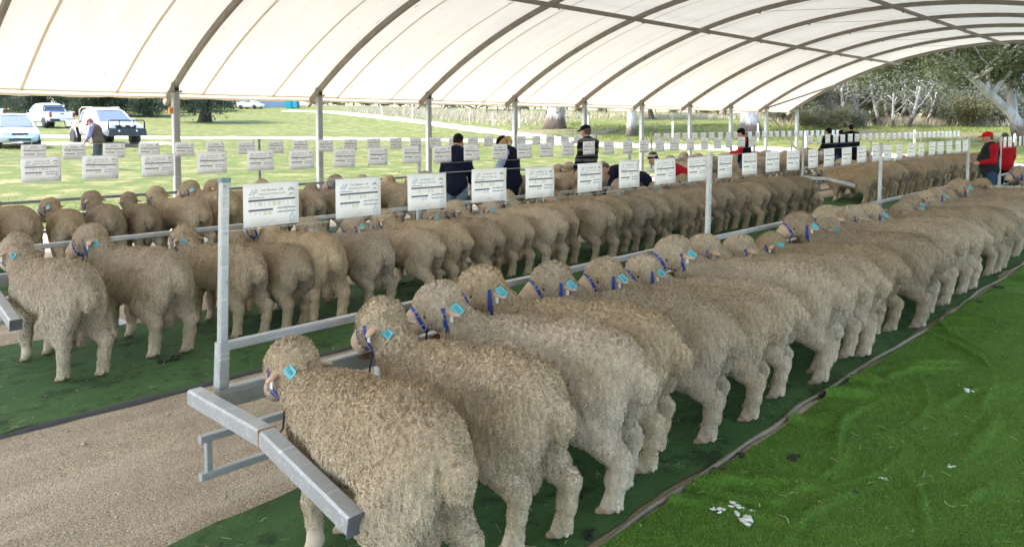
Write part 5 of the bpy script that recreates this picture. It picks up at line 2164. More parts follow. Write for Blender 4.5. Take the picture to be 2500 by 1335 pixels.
M_SILVER = mat_paint('silver_paint', (0.60, 0.60, 0.60), 0.35)
M_SILVERB = mat_paint('silver_blue_paint', (0.52, 0.58, 0.70), 0.35)
M_WHITEP = mat_paint('white_car_paint', (0.80, 0.80, 0.80))
M_GLASS = mat_plain('car_glass', (0.10, 0.13, 0.17), 0.06, spec=0.9, var=0.1)
M_TYRE = mat_plain('tyre_rubber', (0.035, 0.033, 0.03), 0.85, var=0.3)
M_RIM = mat_plain('steel_rim', (0.40, 0.36, 0.30), 0.45, 0.5)
M_BLACKP = mat_plain('black_plastic', (0.025, 0.027, 0.03), 0.5)
M_LAMP = mat_plain('lamp_lens', (0.78, 0.80, 0.82), 0.1, spec=0.8)
M_REDL = mat_plain('tail_lamp', (0.35, 0.02, 0.02), 0.2, spec=0.7)
M_TAN = mat_plain('dusty_tray', (0.42, 0.36, 0.27), 0.7, var=0.2)
M_PLATE = mat_plain('number_plate', (0.75, 0.75, 0.70), 0.5)


def loft(mb, st, mat=0):
    """st: list of (x, [(y,z)...half outline from bottom centre to top centre]) -> mirrored closed shell"""
    P, F = [], []
    k = len(st[0][1])
    for x, o in st:
        ring = [(x, y, z) for y, z in o] + [(x, -y, z) for y, z in reversed(o)]
        P += ring
    n = 2 * k
    for i in range(len(st) - 1):
        for j in range(n):
            F.append((i * n + j, i * n + (j + 1) % n, (i + 1) * n + (j + 1) % n, (i + 1) * n + j))
    F.append(tuple(range(n - 1, -1, -1)))
    F.append(tuple(range((len(st) - 1) * n, len(st) * n)))
    mb.add(P, F, mat, True)


def sect(w, zb, zt, tuck=0.06, r=0.10):
    """lower body cross-section"""
    return [(0.0, zb), (w - 0.12, zb), (w - tuck, zb + 0.06), (w - 0.012, zb + (zt - zb) * 0.35), (w, zb + (zt - zb) * 0.62), (w - 0.025, zt - r * 0.5), (w - r, zt), (0.0, zt + 0.02)]


def wheel_meshes(r, w):
    t = MB()
    rot = Matrix.Rotation(math.pi / 2, 3, 'X')
    t.lathe([(r * 0.62, -w / 2), (r * 0.93, -w / 2), (r, -w * 0.35), (r, w * 0.35), (r * 0.93, w / 2), (r * 0.62, w / 2)], n=24, rot=rot)
    q = MB()
    q.lathe([(r * 0.1, -w * 0.42), (r * 0.28, -w * 0.45), (r * 0.34, -w * 0.30), (r * 0.55, -w * 0.28), (r * 0.64, -w * 0.47), (r * 0.64, w * 0.47), (r * 0.55, w * 0.28), (r * 0.34, w * 0.30), (r * 0.28, w * 0.45), (r * 0.1, w * 0.42)], n=20, rot=rot)
    return t.mesh('tyre', M_TYRE), q.mesh('rim', M_RIM)


def arch_ring(mb, x, y, z, r, mat=0):
    s = 1 if y > 0 else -1
    pts = [(x + r * math.cos(a), y, z + r * math.sin(a)) for a in np.linspace(-0.1, math.pi + 0.1, 12)]
    mb.tube(pts, 0.035, 5, mat)


def panel(mb, pts, d, mat=0):
    """thin plate through pts, offset d"""
    n = len(pts)
    v = [Vector(p) for p in pts]
    nr = (v[1] - v[0]).cross(v[2] - v[0]).normalized()
    mb.add([p + nr * d for p in v] + [p - nr * 0.01 for p in v], [tuple(range(n)), tuple(range(2 * n - 1, n - 1, -1))] + [(i, n + i, n + (i + 1) % n, (i + 1) % n) for i in range(n)], mat)


def vehicle(name, label, loc, heading, kind, paint):
    o = thing(name, label, 'car' if kind == 'hatch' else 'utility', loc, heading)
    b = MB()
    if kind == 'hatch':
        W, r, wb = 0.86, 0.31, 1.30
        st = [(-2.10, sect(0.70, 0.30, 0.78)), (-2.0, sect(0.80, 0.22, 0.92)), (-1.3, sect(W, 0.20, 0.97)), (0.0, sect(W, 0.20, 0.95)), (0.95, sect(W, 0.20, 0.93)), (1.5, sect(0.84, 0.20, 0.86)), (1.95, sect(0.76, 0.20, 0.74)),
              (2.12, sect(0.60, 0.26, 0.60))]
        gh = [(-2.0, 0.70, 0.96, 0.97), (-1.55, 0.60, 0.96, 1.36), (-0.9, 0.62, 0.96, 1.49), (-0.1, 0.63, 0.96, 1.51), (0.35, 0.60, 0.95, 1.44), (1.18, 0.62, 0.93, 0.94)]
        wx = (-1.28, 1.32)
        hx = 0.86
    else:
        W, r, wb = 0.93, 0.385, 1.6
        st = [(-0.95 if kind == 'tray' else -2.55, sect(0.90, 0.45, 1.10)), (-0.5, sect(W, 0.42, 1.14)), (0.9, sect(W, 0.42, 1.14)), (1.3, sect(W, 0.45, 1.14)), (1.9, sect(0.91, 0.45, 1.08)), (2.45, sect(0.86, 0.42, 1.00)),
              (2.60, sect(0.74, 0.48, 0.86))]
        if kind == 'dual':
            gh = [(-1.15, 0.74, 1.14, 1.16), (-0.98, 0.70, 1.14, 1.72), (-0.3, 0.70, 1.14, 1.82), (0.45, 0.69, 1.14, 1.80), (0.75, 0.68, 1.14, 1.72), (1.55, 0.72, 1.12, 1.14)]
        else:
            gh = [(-0.93, 0.74, 1.14, 1.16), (-0.86, 0.70, 1.14, 1.72), (-0.3, 0.70, 1.14, 1.80), (0.35, 0.69, 1.14, 1.78), (0.65, 0.68, 1.14, 1.70), (1.45, 0.72, 1.12, 1.14)]
        wx = (-1.62, 1.62)
        hx = 1.05
    loft(b, st)
    for x in wx:
        for s in (-1, 1):
            arch_ring(b, x, s * (W - 0.01), r, r + 0.07)
    body = b.build('body', paint, o)
    # dark wheel wells
    for x in wx:
        for s in (-1, 1):
            mb = MB(); mb.lathe([(0.01, -0.13), (r + 0.06, -0.13), (r + 0.06, 0.13), (0.01, 0.13)], (x, s * (W - 0.118), r + 0.02), 18, Matrix.Rotation(math.pi / 2, 3, 'X'))
            mb.build('wheel_well', M_BLACKP, body)
    # greenhouse: glass shell, roof skin and pillars
    g = MB()
    P, F = [], []
    for x, w, z0, z1 in gh:
        wl = w + 0.13
        ring = [(x, wl, z0 - 0.03), (x, w, z1 - 0.03 if z1 > z0 + 0.1 else z1), (x, w * 0.85, z1), (x, -w * 0.85, z1), (x, -w, z1 - 0.03 if z1 > z0 + 0.1 else z1), (x, -wl, z0 - 0.03)]
        P += ring
    for i in range(len(gh) - 1):
        for j in range(5):
            F.append((i * 6 + j, i * 6 + j + 1, i * 6 + 7 + j, i * 6 + 6 + j))
    g.add(P, F, 0, False)
    g.build('window', M_GLASS, o)
    rf = MB()
    P, F = [], []
    mid = gh[1:-1]
    for x, w, z0, z1 in mid:
        P += [(x, w + 0.012, z1 - 0.055), (x, w + 0.004, z1 - 0.01), (x, w * 0.85, z1 + 0.016), (x, 0, z1 + 0.03), (x, -w * 0.85, z1 + 0.016), (x, -w - 0.004, z1 - 0.01), (x, -w - 0.012, z1 - 0.055)]
    for i in range(len(mid) - 1):
        for j in range(6):
            F.append((i * 7 + j, i * 7 + j + 1, i * 7 + 8 + j, i * 7 + 7 + j))
    rf.add(P, F, 0, True)
    rf.build('roof', paint, o)
    for s in (-1, 1):
        for (i, j) in ((0, 1), (len(gh) - 2, len(gh) - 1)):
            a, c = gh[i], gh[j]
            lo_, hi_ = (a, c) if i == 0 else (c, a)
            mb = MB(); mb.beam((lo_[0], s * (lo_[1] + 0.10), lo_[2]), (hi_[0], s * (hi_[1] + 0.006), hi_[3] - 0.03), 0.07, 0.05); mb.build('pillar', paint, o)
        pm = [gh[len(gh) // 2]] if kind != 'tray' else []
        for q in pm:
            mb = MB(); mb.beam((q[0] - 0.15, s * (q[1] + 0.125), q[2] - 0.02), (q[0] - 0.15, s * (q[1] + 0.008), q[3] - 0.05), 0.08, 0.03); mb.build('pillar', M_BLACKP, o)
        mb = MB(); mb.box((hx + 0.02 if kind == 'hatch' else 0.98, s * (W + 0.10), 1.02 if kind == 'hatch' else 1.22), (0.12, 0.20, 0.15 if kind == 'hatch' else 0.2), taper=0.85); mb.build('mirror', M_BLACKP if kind == 'dual' else paint, o)
        # door with its handle, and the shut line
        mb = MB(); x0, x1 = (0.0, 1.0) if kind == 'hatch' else (-0.15 if kind == 'tray' else 0.1, 0.95)
        zt = 0.90 if kind == 'hatch' else 1.08
        yy = s * (W + 0.004)
        ps = [(x0, yy, 0.42 if kind == 'hatch' else 0.58), (x1, yy, 0.42 if kind == 'hatch' else 0.58), (x1, s * (W - 0.008), zt), (x0, s * (W - 0.008), zt)]
        panel(mb, ps if s < 0 else ps[::-1], 0.008); d = mb.build('door', paint, o)
        mb = MB(); mb.box((x0 + 0.14, s * (W + 0.02), zt - 0.09), (0.17, 0.03, 0.035)); mb.build('handle', M_BLACKP if kind != 'hatch' else paint, d)
    # wheels
    ty, rm = wheel_meshes(r, 0.22 if kind == 'hatch' else 0.27)
    for x in wx:
        for s in (-1, 1):
            wobj = inst('wheel', ty, o, (x, s * (W - 0.075), r))
            wobj.name = 'wheel'
            inst('rim', rm, wobj)
    # lamps, grille, bumper, plate
    fx = st[-1][0]
    for s in (-1, 1):
        mb = MB()
        if kind == 'hatch':
            mb.box((fx - 0.17, s * 0.60, 0.66), (0.34, 0.26, 0.15), Matrix.Rotation(-s * 0.5, 3, 'Z'))
        else:
            mb.box((fx - 0.07, s * 0.66, 0.90), (0.24, 0.34, 0.16), Matrix.Rotation(-s * 0.35, 3, 'Z'))
        mb.build('headlight', M_LAMP, o)
        mb = MB(); mb.box((st[0][0] - 0.005, s * (0.62 if kind == 'hatch' else 0.82), 0.80 if kind == 'hatch' else 0.95), (0.06, 0.2 if kind == 'hatch' else 0.16, 0.24 if kind == 'hatch' else 0.36)); mb.build('tail_light', M_REDL, o)
    mb = MB()
    if kind == 'hatch':
        mb.box((fx - 0.02, 0, 0.60), (0.10, 0.62, 0.07)); mb.build('grille', M_BLACKP, o)
        mb = MB(); mb.box((fx - 0.04, 0, 0.34), (0.12, 0.85, 0.11)); mb.build('intake', M_BLACKP, o)
        mb = MB(); mb.box((fx + 0.02, 0, 0.47), (0.02, 0.37, 0.11)); mb.build('number_plate', M_PLATE, o)
    else:
        mb.box((fx + 0.0, 0, 0.84), (0.10, 0.95, 0.26)); mb.build('grille', M_BLACKP, o)
        mb = MB(); mb.box((fx - 0.02, 0, 0.55), (0.22, 1.72, 0.22)); mb.build('bumper', M_BLACKP if kind == 'tray' else paint, o)
    if kind == 'dual':
        # tub opening, tailgate, rear bumper, sports bar
        mb = MB(); mb.box((-1.85, 0, 1.105), (1.25, 1.5, 0.06)); mb.build('tub_liner', M_BLACKP, o)
        for s in (-1, 1):
            mb = MB(); mb.beam((-2.52, s * 0.84, 1.15), (-1.15, s * 0.84, 1.15), 0.14, 0.07); mb.build('tub_rail', paint, o)
        mb = MB(); mb.box((-2.57, 0, 0.90), (0.05, 1.42, 0.52)); tg = mb.build('tailgate', paint, o)
        mb = MB(); mb.box((-2.60, 0, 1.02), (0.03, 0.26, 0.07)); mb.build('handle', M_BLACKP, tg)
        mb = MB(); mb.box((-2.60, 0, 0.55), (0.16, 1.7, 0.18)); rb_ = mb.build('rear_bumper', M_BLACKP, o)
        mb = MB(); mb.box((-2.69, 0, 0.56), (0.02, 0.42, 0.12)); mb.build('number_plate', M_PLATE, rb_)
        mb = MB(); mb.tube([(-1.75, 0.78, 1.14), (-1.35, 0.74, 1.42), (-1.28, 0.62, 1.50), (-1.28, -0.62, 1.50), (-1.35, -0.74, 1.42), (-1.75, -0.78, 1.14)], 0.045, 8); mb.build('sports_bar', M_BLACKP, o)
    if kind == 'tray':
        mb = MB(); mb.box((-1.78, 0, 0.93), (1.75, 1.80, 0.07)); ch = mb.build('tray', M_TAN, o)
        for s in (-1, 1):
            mb = MB(); mb.box((-1.78, s * 0.90, 1.10), (1.74, 0.035, 0.27)); mb.build('drop_side', M_TAN, ch)
            for k in range(3):
                mb = MB(); mb.box((-2.45 + k * 0.68, s * 0.925, 1.06), (0.05, 0.03, 0.12)); mb.build('latch', M_BLACKP, ch)
            mb = MB(); mb.box((-1.62, s * 0.80, 0.82), (1.0, 0.26, 0.03)); mb.build('mudguard', M_BLACKP, ch)
        mb = MB(); mb.box((-2.65, 0, 1.10), (0.035, 1.78, 0.27)); mb.build('tailgate', M_TAN, ch)
        mb = MB(); mb.tube([(-1.0, 0.82, 0.95), (-1.0, 0.80, 1.75), (-1.0, 0.70, 1.86), (-1.0, -0.70, 1.86), (-1.0, -0.80, 1.75), (-1.0, -0.82, 0.95)], 0.04, 8)
        for z in (1.25, 1.5):
            mb.tube([(-1.0, 0.8, z), (-1.0, -0.8, z)], 0.022, 6)
        for y in (-0.4, 0, 0.4):
            mb.tube([(-1.0, y, 0.95), (-1.0, y, 1.86)], 0.018, 6)
        mb.build('headboard', M_TAN, o)
        for s in (-1, 1):
            mb = MB(); mb.tube([(-1.0, s * 0.66, 1.88), (0.1, s * 0.66, 1.88), (0.35, s * 0.66, 1.82)], 0.022, 6); mb.build('roof_rack_bar', M_TAN, o)
        mb = MB(); mb.box((-1.25, -0.3, 1.28), (0.5, 0.6, 0.6)); mb.build('tool_box', M_BLACKP, o)
        # bull bar with hoops and spot lamps
        mb = MB(); x = 2.72
        mb.box((x, 0, 0.62), (0.26, 1.86, 0.36), taper=0.92)
        mb.tube([(x, 0.86, 0.75), (x, 0.86, 1.12), (x, 0.80, 1.20), (x, -0.80, 1.20), (x, -0.86, 1.12), (x, -0.86, 0.75)], 0.035, 8)
        mb.tube([(x, 0.36, 0.75), (x, 0.34, 1.20)], 0.03, 6); mb.tube([(x, -0.36, 0.75), (x, -0.34, 1.20)], 0.03, 6)
        bb_ = mb.build('bull_bar', M_BLACKP, o)
        for s in (-1, 1):
            mb = MB(); mb.lathe([(0.02, 0.09), (0.10, 0.085), (0.115, 0.05), (0.09, -0.02), (0.03, -0.04)], (x + 0.05, s * 0.2, 0.98), 14, Matrix.Rotation(math.pi / 2, 3, 'Y')); mb.build('spot_lamp', M_LAMP, bb_)
            mb = MB(); mb.lathe([(0.01, 0.03), (0.045, 0.025), (0.05, 0)], (x + 0.13, s * 0.42, 0.68), 10, Matrix.Rotation(math.pi / 2, 3, 'Y')); mb.build('fog_lamp', M_LAMP, bb_)
        mb = MB(); mb.tube([(x, 0.15, 1.2), (x - 0.03, 0.15, 2.35)], 0.008, 5); mb.build('aerial', M_BLACKP, bb_)
    return o


def face(right, toward):
    """heading angle from parts along the picture's right and towards the viewer"""
    f = Vector((math.cos(YAW), math.sin(YAW), 0))
    d = CR * right - f * toward
    return math.atan2(d.y, d.x)


vehicle('utility', 'silver single-cab utility with tan tray, black bull bar and spot lamps', px_ground(256, 351), face(0.72, 0.62), 'tray', M_SILVER)
vehicle('hatchback', 'pale silver-blue hatchback parked beside the white utility', px_ground(32, 357), face(0.62, 0.72), 'hatch', M_SILVERB)
vehicle('utility', 'white dual-cab utility seen from its red-lamped tailgate', px_ground(118, 311), face(-0.78, -0.60), 'dual', M_WHITEP)
vehicle('utility', 'white dual-cab utility with a hoop bar farther along the car park', px_ground(-60, 300), face(-0.9, -0.4), 'dual', M_WHITEP)
vehicle('hatchback', 'small pale car parked by the blue-grey shed', px_ground(612, 266), face(0.9, 0.3), 'hatch', M_WHITEP)
# ------------------------------------------------------------------ people
def mat_cloth(name, col, stripes=None):
    m, nt, out = mat_new(name)
    t = NT(nt)
    v = t.coord('Object')
    c = t.mix(t.noise(v, 9, 4), [x * 0.75 for x in col], [min(1, x * 1.25) for x in col])
    if stripes:
        tc = t.n('ShaderNodeTexCoord')
        sep = t.n('ShaderNodeSeparateXYZ')
        t.l(tc.outputs['Object'], sep.inputs[0])
        w = t.math('FRACT', t.math('MULTIPLY', sep.outputs[2], 5.2))
        c = t.mix(t.ramp(w, [(0.60, 0.0), (0.62, 1.0), (0.86, 1.0), (0.88, 0.0)]), c, stripes)
    t.bsdf(out, c, 0.9, 0, t.bump(t.noise(v, 16, 4, 0.6), 0.5, 0.02), 0.1)
    return m


def mat_body():
    m, nt, out = mat_new('human_skin')
    t = NT(nt)
    v = t.coord('Object')
    c = t.mix(t.noise(v, 30, 3), (0.46, 0.25, 0.17), (0.58, 0.34, 0.24))
    t.bsdf(out, c, 0.55, 0, None, 0.35)
    return m


M_HUMAN = mat_body()
CL = dict(navy=mat_cloth('navy_cloth', (0.010, 0.013, 0.030)), black=mat_cloth('black_cloth', (0.008, 0.009, 0.013)), red=mat_cloth('red_knit', (0.36, 0.014, 0.022)), blue=mat_cloth('pale_blue_shirt', (0.34, 0.44, 0.62)),
          jeans=mat_cloth('blue_denim', (0.035, 0.065, 0.125)), palejeans=mat_cloth('faded_denim', (0.13, 0.19, 0.25)), grey=mat_cloth('grey_trousers', (0.075, 0.085, 0.085)), slate=mat_cloth('slate_vest', (0.022, 0.027, 0.032)),
          stripe=mat_cloth('striped_fleece', (0.012, 0.013, 0.018), (0.13, 0.13, 0.14)), brown=mat_cloth('brown_vest', (0.085, 0.060, 0.040)), mauve=mat_cloth('mauve_shirt', (0.22, 0.20, 0.36)),
          redcap=mat_cloth('red_cap', (0.62, 0.012, 0.016)), darkhair=mat_cloth('dark_hair', (0.018, 0.014, 0.012)), greyhair=mat_cloth('grey_hair', (0.12, 0.10, 0.085)), blond=mat_cloth('blond_hair', (0.45, 0.30, 0.13)),
          boots=mat_cloth('boots', (0.05, 0.035, 0.025)), beanie=mat_cloth('striped_beanie', (0.02, 0.02, 0.025), (0.5, 0.5, 0.5)), darkred=mat_cloth('dark_red_jacket', (0.42, 0.015, 0.025)))
M_PAPERS = mat_plain('paper', (0.75, 0.76, 0.80), 0.6)
M_PHONE = mat_plain('phone', (0.015, 0.015, 0.018), 0.3)


def person(label, loc, rz, height=1.75, lean=0.0, bow=0.3, arms=((0.25, 0.35), (0.25, 0.35)), top='navy', sleeve=None, trousers='jeans', vest=None, hat=None, hat_mat='redcap', hair='darkhair',
           hold=None, h=0.0135, stoop=0.0, tail=False, belly=0.0):
    """faces +y; lean: torso forward in radians; bow: head down; arms: (forward swing, elbow bend) per side"""
    o = thing('person', label, 'person', loc, rz)
    s = height / 1.75
    o.scale = (s, s, s)
    A = np.array
    pel = A((0, -math.sin(lean) * 0.28, 0.93 - 0.05 * math.sin(lean)))
    up = A((0, math.sin(lean), math.cos(lean)))
    fw = A((0, math.cos(lean), -math.sin(lean)))
    ch = pel + up * 0.40 + fw * 0.01
    sh = pel + up * 0.50
    nk = pel + up * 0.56 + fw * 0.02
    hl = lean * 0.75 + bow
    hu = A((0, math.sin(hl), math.cos(hl))); hf = A((0, math.cos(hl), -math.sin(hl)))
    hc = nk + hu * 0.145 + hf * 0.03
    Rh = np.stack([A((1., 0, 0)), hf, hu], 1)
    B = SDF(); T = SDF(); TR = SDF(); BT = SDF()
    # trunk
    B.chain([(pel, 0.125), (pel + up * 0.2, 0.118), (ch, 0.125), (nk - up * 0.04, 0.07)], 0.06)
    for x in (-1, 1):
        B.ell(ch + A((x * 0.08, 0, 0)), (0.10, 0.11, 0.16), k=0.05)
    B.chain([(nk - up * 0.03, 0.058), (nk + hu * 0.06, 0.055)], 0.03)
    # head with brow, nose, jaw, ears
    def H(x, y, z):
        return hc + Rh @ A((x, y, z))
    B.ell(H(0, -0.012, 0.022), (0.076, 0.094, 0.090), Rh, k=0.03)
    B.ell(H(0, 0.024, -0.045), (0.060, 0.066, 0.068), Rh, k=0.03)
    B.ell(H(0, 0.062, -0.088), (0.028, 0.024, 0.020), Rh, k=0.02)
    B.chain([(H(0, 0.086, 0.008), 0.010), (H(0, 0.104, -0.026), 0.016)], 0.014)
    B.ell(H(0, 0.080, -0.058), (0.026, 0.014, 0.010), Rh, k=0.01)
    for x in (-1, 1):
        B.ell(H(x * 0.030, 0.078, 0.018), (0.022, 0.014, 0.010), Rh, k=0.012)
        B.ell(H(x * 0.079, -0.010, -0.012), (0.011, 0.024, 0.034), Rh, k=0.008)
    # legs
    for x in (-1, 1):
        hip = pel + A((x * 0.095, 0, -0.02))
        kn = A((x * 0.11, 0.02 + hip[1] * 0.4, 0.49)); an = A((x * 0.115, -0.02 + hip[1] * 0.15, 0.09)); toe = an + A((x * 0.02, 0.16, -0.055))
        B.chain([(hip, 0.085), (kn, 0.056), (an, 0.040)], 0.03)
        B.cone(an + A((0, -0.02, -0.04)), toe, 0.038, 0.032, 0.03)
        TR.chain([(hip, 0.105), (kn, 0.078), (an + A((0, 0, 0.03)), 0.072)], 0.04)
        BT.chain([(an + A((0, -0.03, -0.045)), 0.046), (an + A((0, 0.06, -0.045)), 0.046), (toe, 0.040)], 0.02)
        BT.cone(an + A((0, 0, -0.03)), an + A((0, 0, 0.05)), 0.05, 0.055, 0.02)
    TR.chain([(pel + A((0, -0.01, -0.01)), 0.135), (pel + up * 0.10, 0.135)], 0.05)
    TR.ell(pel + A((0, -0.025, -0.03)), (0.150, 0.105, 0.11), k=0.04)
    # torso clothing
    g = 0.022
    def torso(S, g, low=0.02):
        S.chain([(pel + up * low, 0.142 + g), (pel + up * 0.22 + fw * belly * 0.6, 0.132 + g + belly * 0.5), (ch, 0.135 + g), (sh, 0.095 + g)], 0.07)
        S.ell(pel + up * (low + 0.03) - fw * 0.015, (0.178 + g, 0.135 + g, 0.165), np.stack([A((1., 0, 0)), fw, up], 1), k=0.05)
        for x in (-1, 1):
            S.ell(ch + A((x * 0.085, 0, 0)) - fw * 0.01, (0.105 + g * 0.5, 0.112 + g, 0.165), np.stack([A((1., 0, 0)), fw, up], 1), k=0.06)
            S.ell(sh + A((x * 0.145, 0, 0)) - up * 0.01, (0.075 + g * 0.4, 0.07 + g * 0.4, 0.06 + g * 0.4), k=0.05)
        S.cone(sh + up * 0.02, nk + up * 0.005, 0.085 + g * 0.4, 0.070, 0.03)
    torso(T, g * 0.4)
    SL = SDF()
    hands = []
    for i, x in enumerate((-1, 1)):
        sw, bd = arms[i]
        s0 = sh + A((x * 0.185, 0, 0)) - up * 0.01
        a1 = sw
        dn = A((x * 0.12, math.sin(a1), -math.cos(a1))); dn /= np.linalg.norm(dn)
        el = s0 + dn * 0.29
        a2 = a1 + bd
        d2 = A((-x * 0.22 * min(1, bd), math.sin(a2), -math.cos(a2))); d2 /= np.linalg.norm(d2)
        wr = el + d2 * 0.25
        B.chain([(s0, 0.050), (el, 0.038), (wr, 0.027)], 0.02)
        SL.chain([(s0, 0.075), (el, 0.058), (wr - d2 * 0.02, 0.047)], 0.04)
        # palm, four fingers and thumb, half curled
        side = np.cross(d2, A((x * 1.0, 0, 0.0))); side /= np.linalg.norm(side) + 1e-9
        pl = wr + d2 * 0.05
        rr_ = A((x * 1.0, 0, 0)) - d2 * (d2 @ A((x * 1.0, 0, 0))); rr_ /= np.linalg.norm(rr_)
        nn = np.cross(d2, rr_)
        B.chain([(wr, 0.026), (pl, 0.030), (wr + d2 * 0.085, 0.026)], 0.02)
        for f in range(4):
            b0 = wr + d2 * 0.09 + nn * (0.033 - 0.022 * f)
            L = (0.040, 0.046, 0.043, 0.034)[f]
            k1 = b0 + d2 * L * 0.8 - rr_ * L * 0.25
            B.chain([(b0, 0.0095), (k1, 0.0088), (k1 + d2 * L * 0.25 - rr_ * L * 0.6, 0.0078)], 0.004)
        t0 = wr + d2 * 0.035 + nn * 0.03
        B.chain([(t0, 0.012), (t0 + nn * 0.025 + d2 * 0.03 - rr_ * 0.01, 0.0105), (t0 + nn * 0.028 + d2 * 0.055 - rr_ * 0.025, 0.009)], 0.006)
        hands.append((wr + d2 * 0.10, d2, rr_))

    def put(nm, S, hh, mat, parent=o):
        V, Q = S.mesh(hh)
        N = vnormals(V, Q)
        if nm not in ('body', 'hair', 'cap', 'beanie'):
            V = V + N * ((vnoise(V * 12, 3) - 0.5) * 0.016 + (vnoise(V * np.array((16, 16, 30)), 5) - 0.5) * 0.010)[:, None]
        me = mesh_np(nm, V, Q, True)
        me.materials.append(mat)
        return link(bpy.data.objects.new(nm, me), parent)
    put('body', B, h, M_HUMAN)
    if sleeve and vest:
        for p in SL.p:
            T.p.append(p)
        put('shirt', T, h * 1.15, CL[sleeve])
        VS = SDF(); torso(VS, g * 1.15, -0.02)
        put('vest', VS, h * 1.15, CL[vest])
    else:
        T2 = SDF(); torso(T2, g, -0.04)
        for p in SL.p:
            T2.p.append(p)
        put('jacket', T2, h * 1.15, CL[top])
    put('trousers', TR, h * 1.15, CL[trousers])
    put('boots', BT, h * 1.2, CL['boots'])
    HR = SDF()
    HR.ell(H(0, -0.026, 0.034), (0.083, 0.092, 0.090), Rh, k=0.02)
    HR.ell(H(0, -0.062, -0.022), (0.068, 0.045, 0.055), Rh, k=0.02)
    put('hair', HR, h, CL[hair])
    if tail:
        PT = SDF(); PT.chain([(H(0, -0.10, 0.04), 0.028), (H(0.0, -0.15, 0.01), 0.038), (H(0, -0.155, -0.07), 0.030), (H(0, -0.13, -0.13), 0.012)], 0.02)
        put('ponytail', PT, h, CL[hair])
    if hat == 'cap':
        C = SDF()
        C.ell(H(0, -0.012, 0.062), (0.091, 0.106, 0.068), Rh, k=0.01)
        C.ell(H(0, 0.125, 0.040), (0.072, 0.072, 0.010), Rh @ rotx(-0.18), k=0.02)
        c = put('cap', C, h, CL[hat_mat])
        mb = MB(); mb.lathe([(0.002, 0.006), (0.011, 0.004), (0.012, -0.004)], H(0, -0.012, 0.130), 8); mb.build('button', CL[hat_mat], c)
    elif hat == 'beanie':
        C = SDF(); C.ell(H(0, -0.020, 0.066), (0.090, 0.104, 0.074), Rh, k=0.01); C.ell(H(0, -0.022, 0.046), (0.093, 0.106, 0.024), Rh @ rotx(0.15), k=0.01)
        put('beanie', C, h, CL[hat_mat])
    if hold:
        hp, d2, r2 = hands[1 if hold == 'booklet' else 0]
        W = o.matrix_basis
        q = thing('booklet' if hold != 'phone' else 'phone', {'booklet': 'open white and blue sale booklet held low by the man in the dark jacket', 'papers': 'grey sheaf of papers held by the woman in the navy vest',
                  'sheets': 'white sheets held up by the person in black', 'phone': 'black phone held by the man in the red cap'}[hold], 'booklet' if hold != 'phone' else 'phone', (0, 0, 0), rz)
        base = Vector(loc) + Matrix.Rotation(rz, 3, 'Z') @ (Vector(hp.tolist()) * s)
        q.location = base
        if hold == 'phone':
            mb = MB(); mb.box((0.05, 0.03, 0.02), (0.075, 0.012, 0.15), Matrix.Rotation(0.9, 3, 'X')); mb.build('case', M_PHONE, q)
        else:
            for k in (-1, 1):
                mb = MB(); mb.box((k * 0.072, 0.02, -0.04), (0.148, 0.006, 0.21), Matrix.Rotation(k * 0.35, 3, 'Z') @ Matrix.Rotation(-0.5, 3, 'X')); mb.build('page', M_PAPERS, q)
    return o


def col_v(x, v):
    th = math.atan((x - PPX) / FPX)
    return Vector((v / math.tan(YAW - th), v, 0.006))


def look(right, away):
    """turn so that +y local points right*R + away*F in the picture's sense"""
    f = Vector((math.cos(YAW), math.sin(YAW), 0))
    d = CR * right + f * away
    return math.atan2(d.y, d.x) - math.pi / 2


person('man in a dark navy jacket and faded jeans holding a booklet, head bowed', col_v(1113, 8.75), look(0.25, 1), 1.70, 0.05, 0.45, ((0.05, 0.15), (0.15, 0.5)), 'navy', None, 'palejeans', hold='booklet')
person('woman in black cap, blond ponytail, navy vest and pale blue sleeves reading', col_v(1246, 8.85), look(-0.9, 0.45), 1.66, 0.10, 0.55, ((0.35, 0.75), (0.35, 0.75)), 'navy', 'blue', 'navy', 'navy', 'cap', 'black', 'blond', hold='papers', tail=True)
person('man in black cap and black and grey striped fleece, back turned', col_v(1437, 9.0), look(-0.75, 0.8), 1.80, 0.03, 0.12, ((0.1, 0.5), (0.1, 0.4)), 'stripe', None, 'grey', hat='cap', hat_mat='black', hair='greyhair')
person('man in navy jumper and grey trousers bending down over a ram', col_v(1530, 7.66), look(-1, 0.15), 1.66, 1.22, 0.1, ((0.35, 0.2), (0.2, 0.2)), 'navy', None, 'grey', hair='greyhair', h=0.0145)
person('man in red jumper, jeans and striped beanie bending over a ram', col_v(1640, 7.66), look(-1, 0.05), 1.66, 1.10, -0.25, ((0.15, 0.2), (0.05, 0.2)), 'red', None, 'jeans', hat='beanie', hat_mat='beanie', h=0.0145)
person('person in red and black jacket, dark beanie and jeans checking a list', col_v(1818, 9.0), look(-0.9, 0.5), 1.70, 0.0, 0.35, ((0.3, 1.1), (0.3, 1.1)), 'darkred', 'darkred', 'jeans', 'black', 'beanie', 'black', h=0.015)
person('person in black coat holding up white sheets', col_v(2027, 9.0), look(-0.2, 1), 1.68, 0.0, 0.3, ((0.3, 0.9), (0.3, 0.9)), 'black', None, 'jeans', hat='beanie', hat_mat='black', hold='sheets', h=0.016)
person('short person in navy coat between the two in black', col_v(2056, 9.3), look(-0.1, 1), 1.62, 0.0, 0.4, ((0.1, 0.35), (0.1, 0.35)), 'navy', None, 'jeans', h=0.016)
person('tall person in black coat with dark hair, back turned', col_v(2078, 9.5), look(0.15, 1), 1.79, 0.0, 0.2, ((0.05, 0.2), (0.05, 0.2)), 'black', None, 'black', h=0.016)
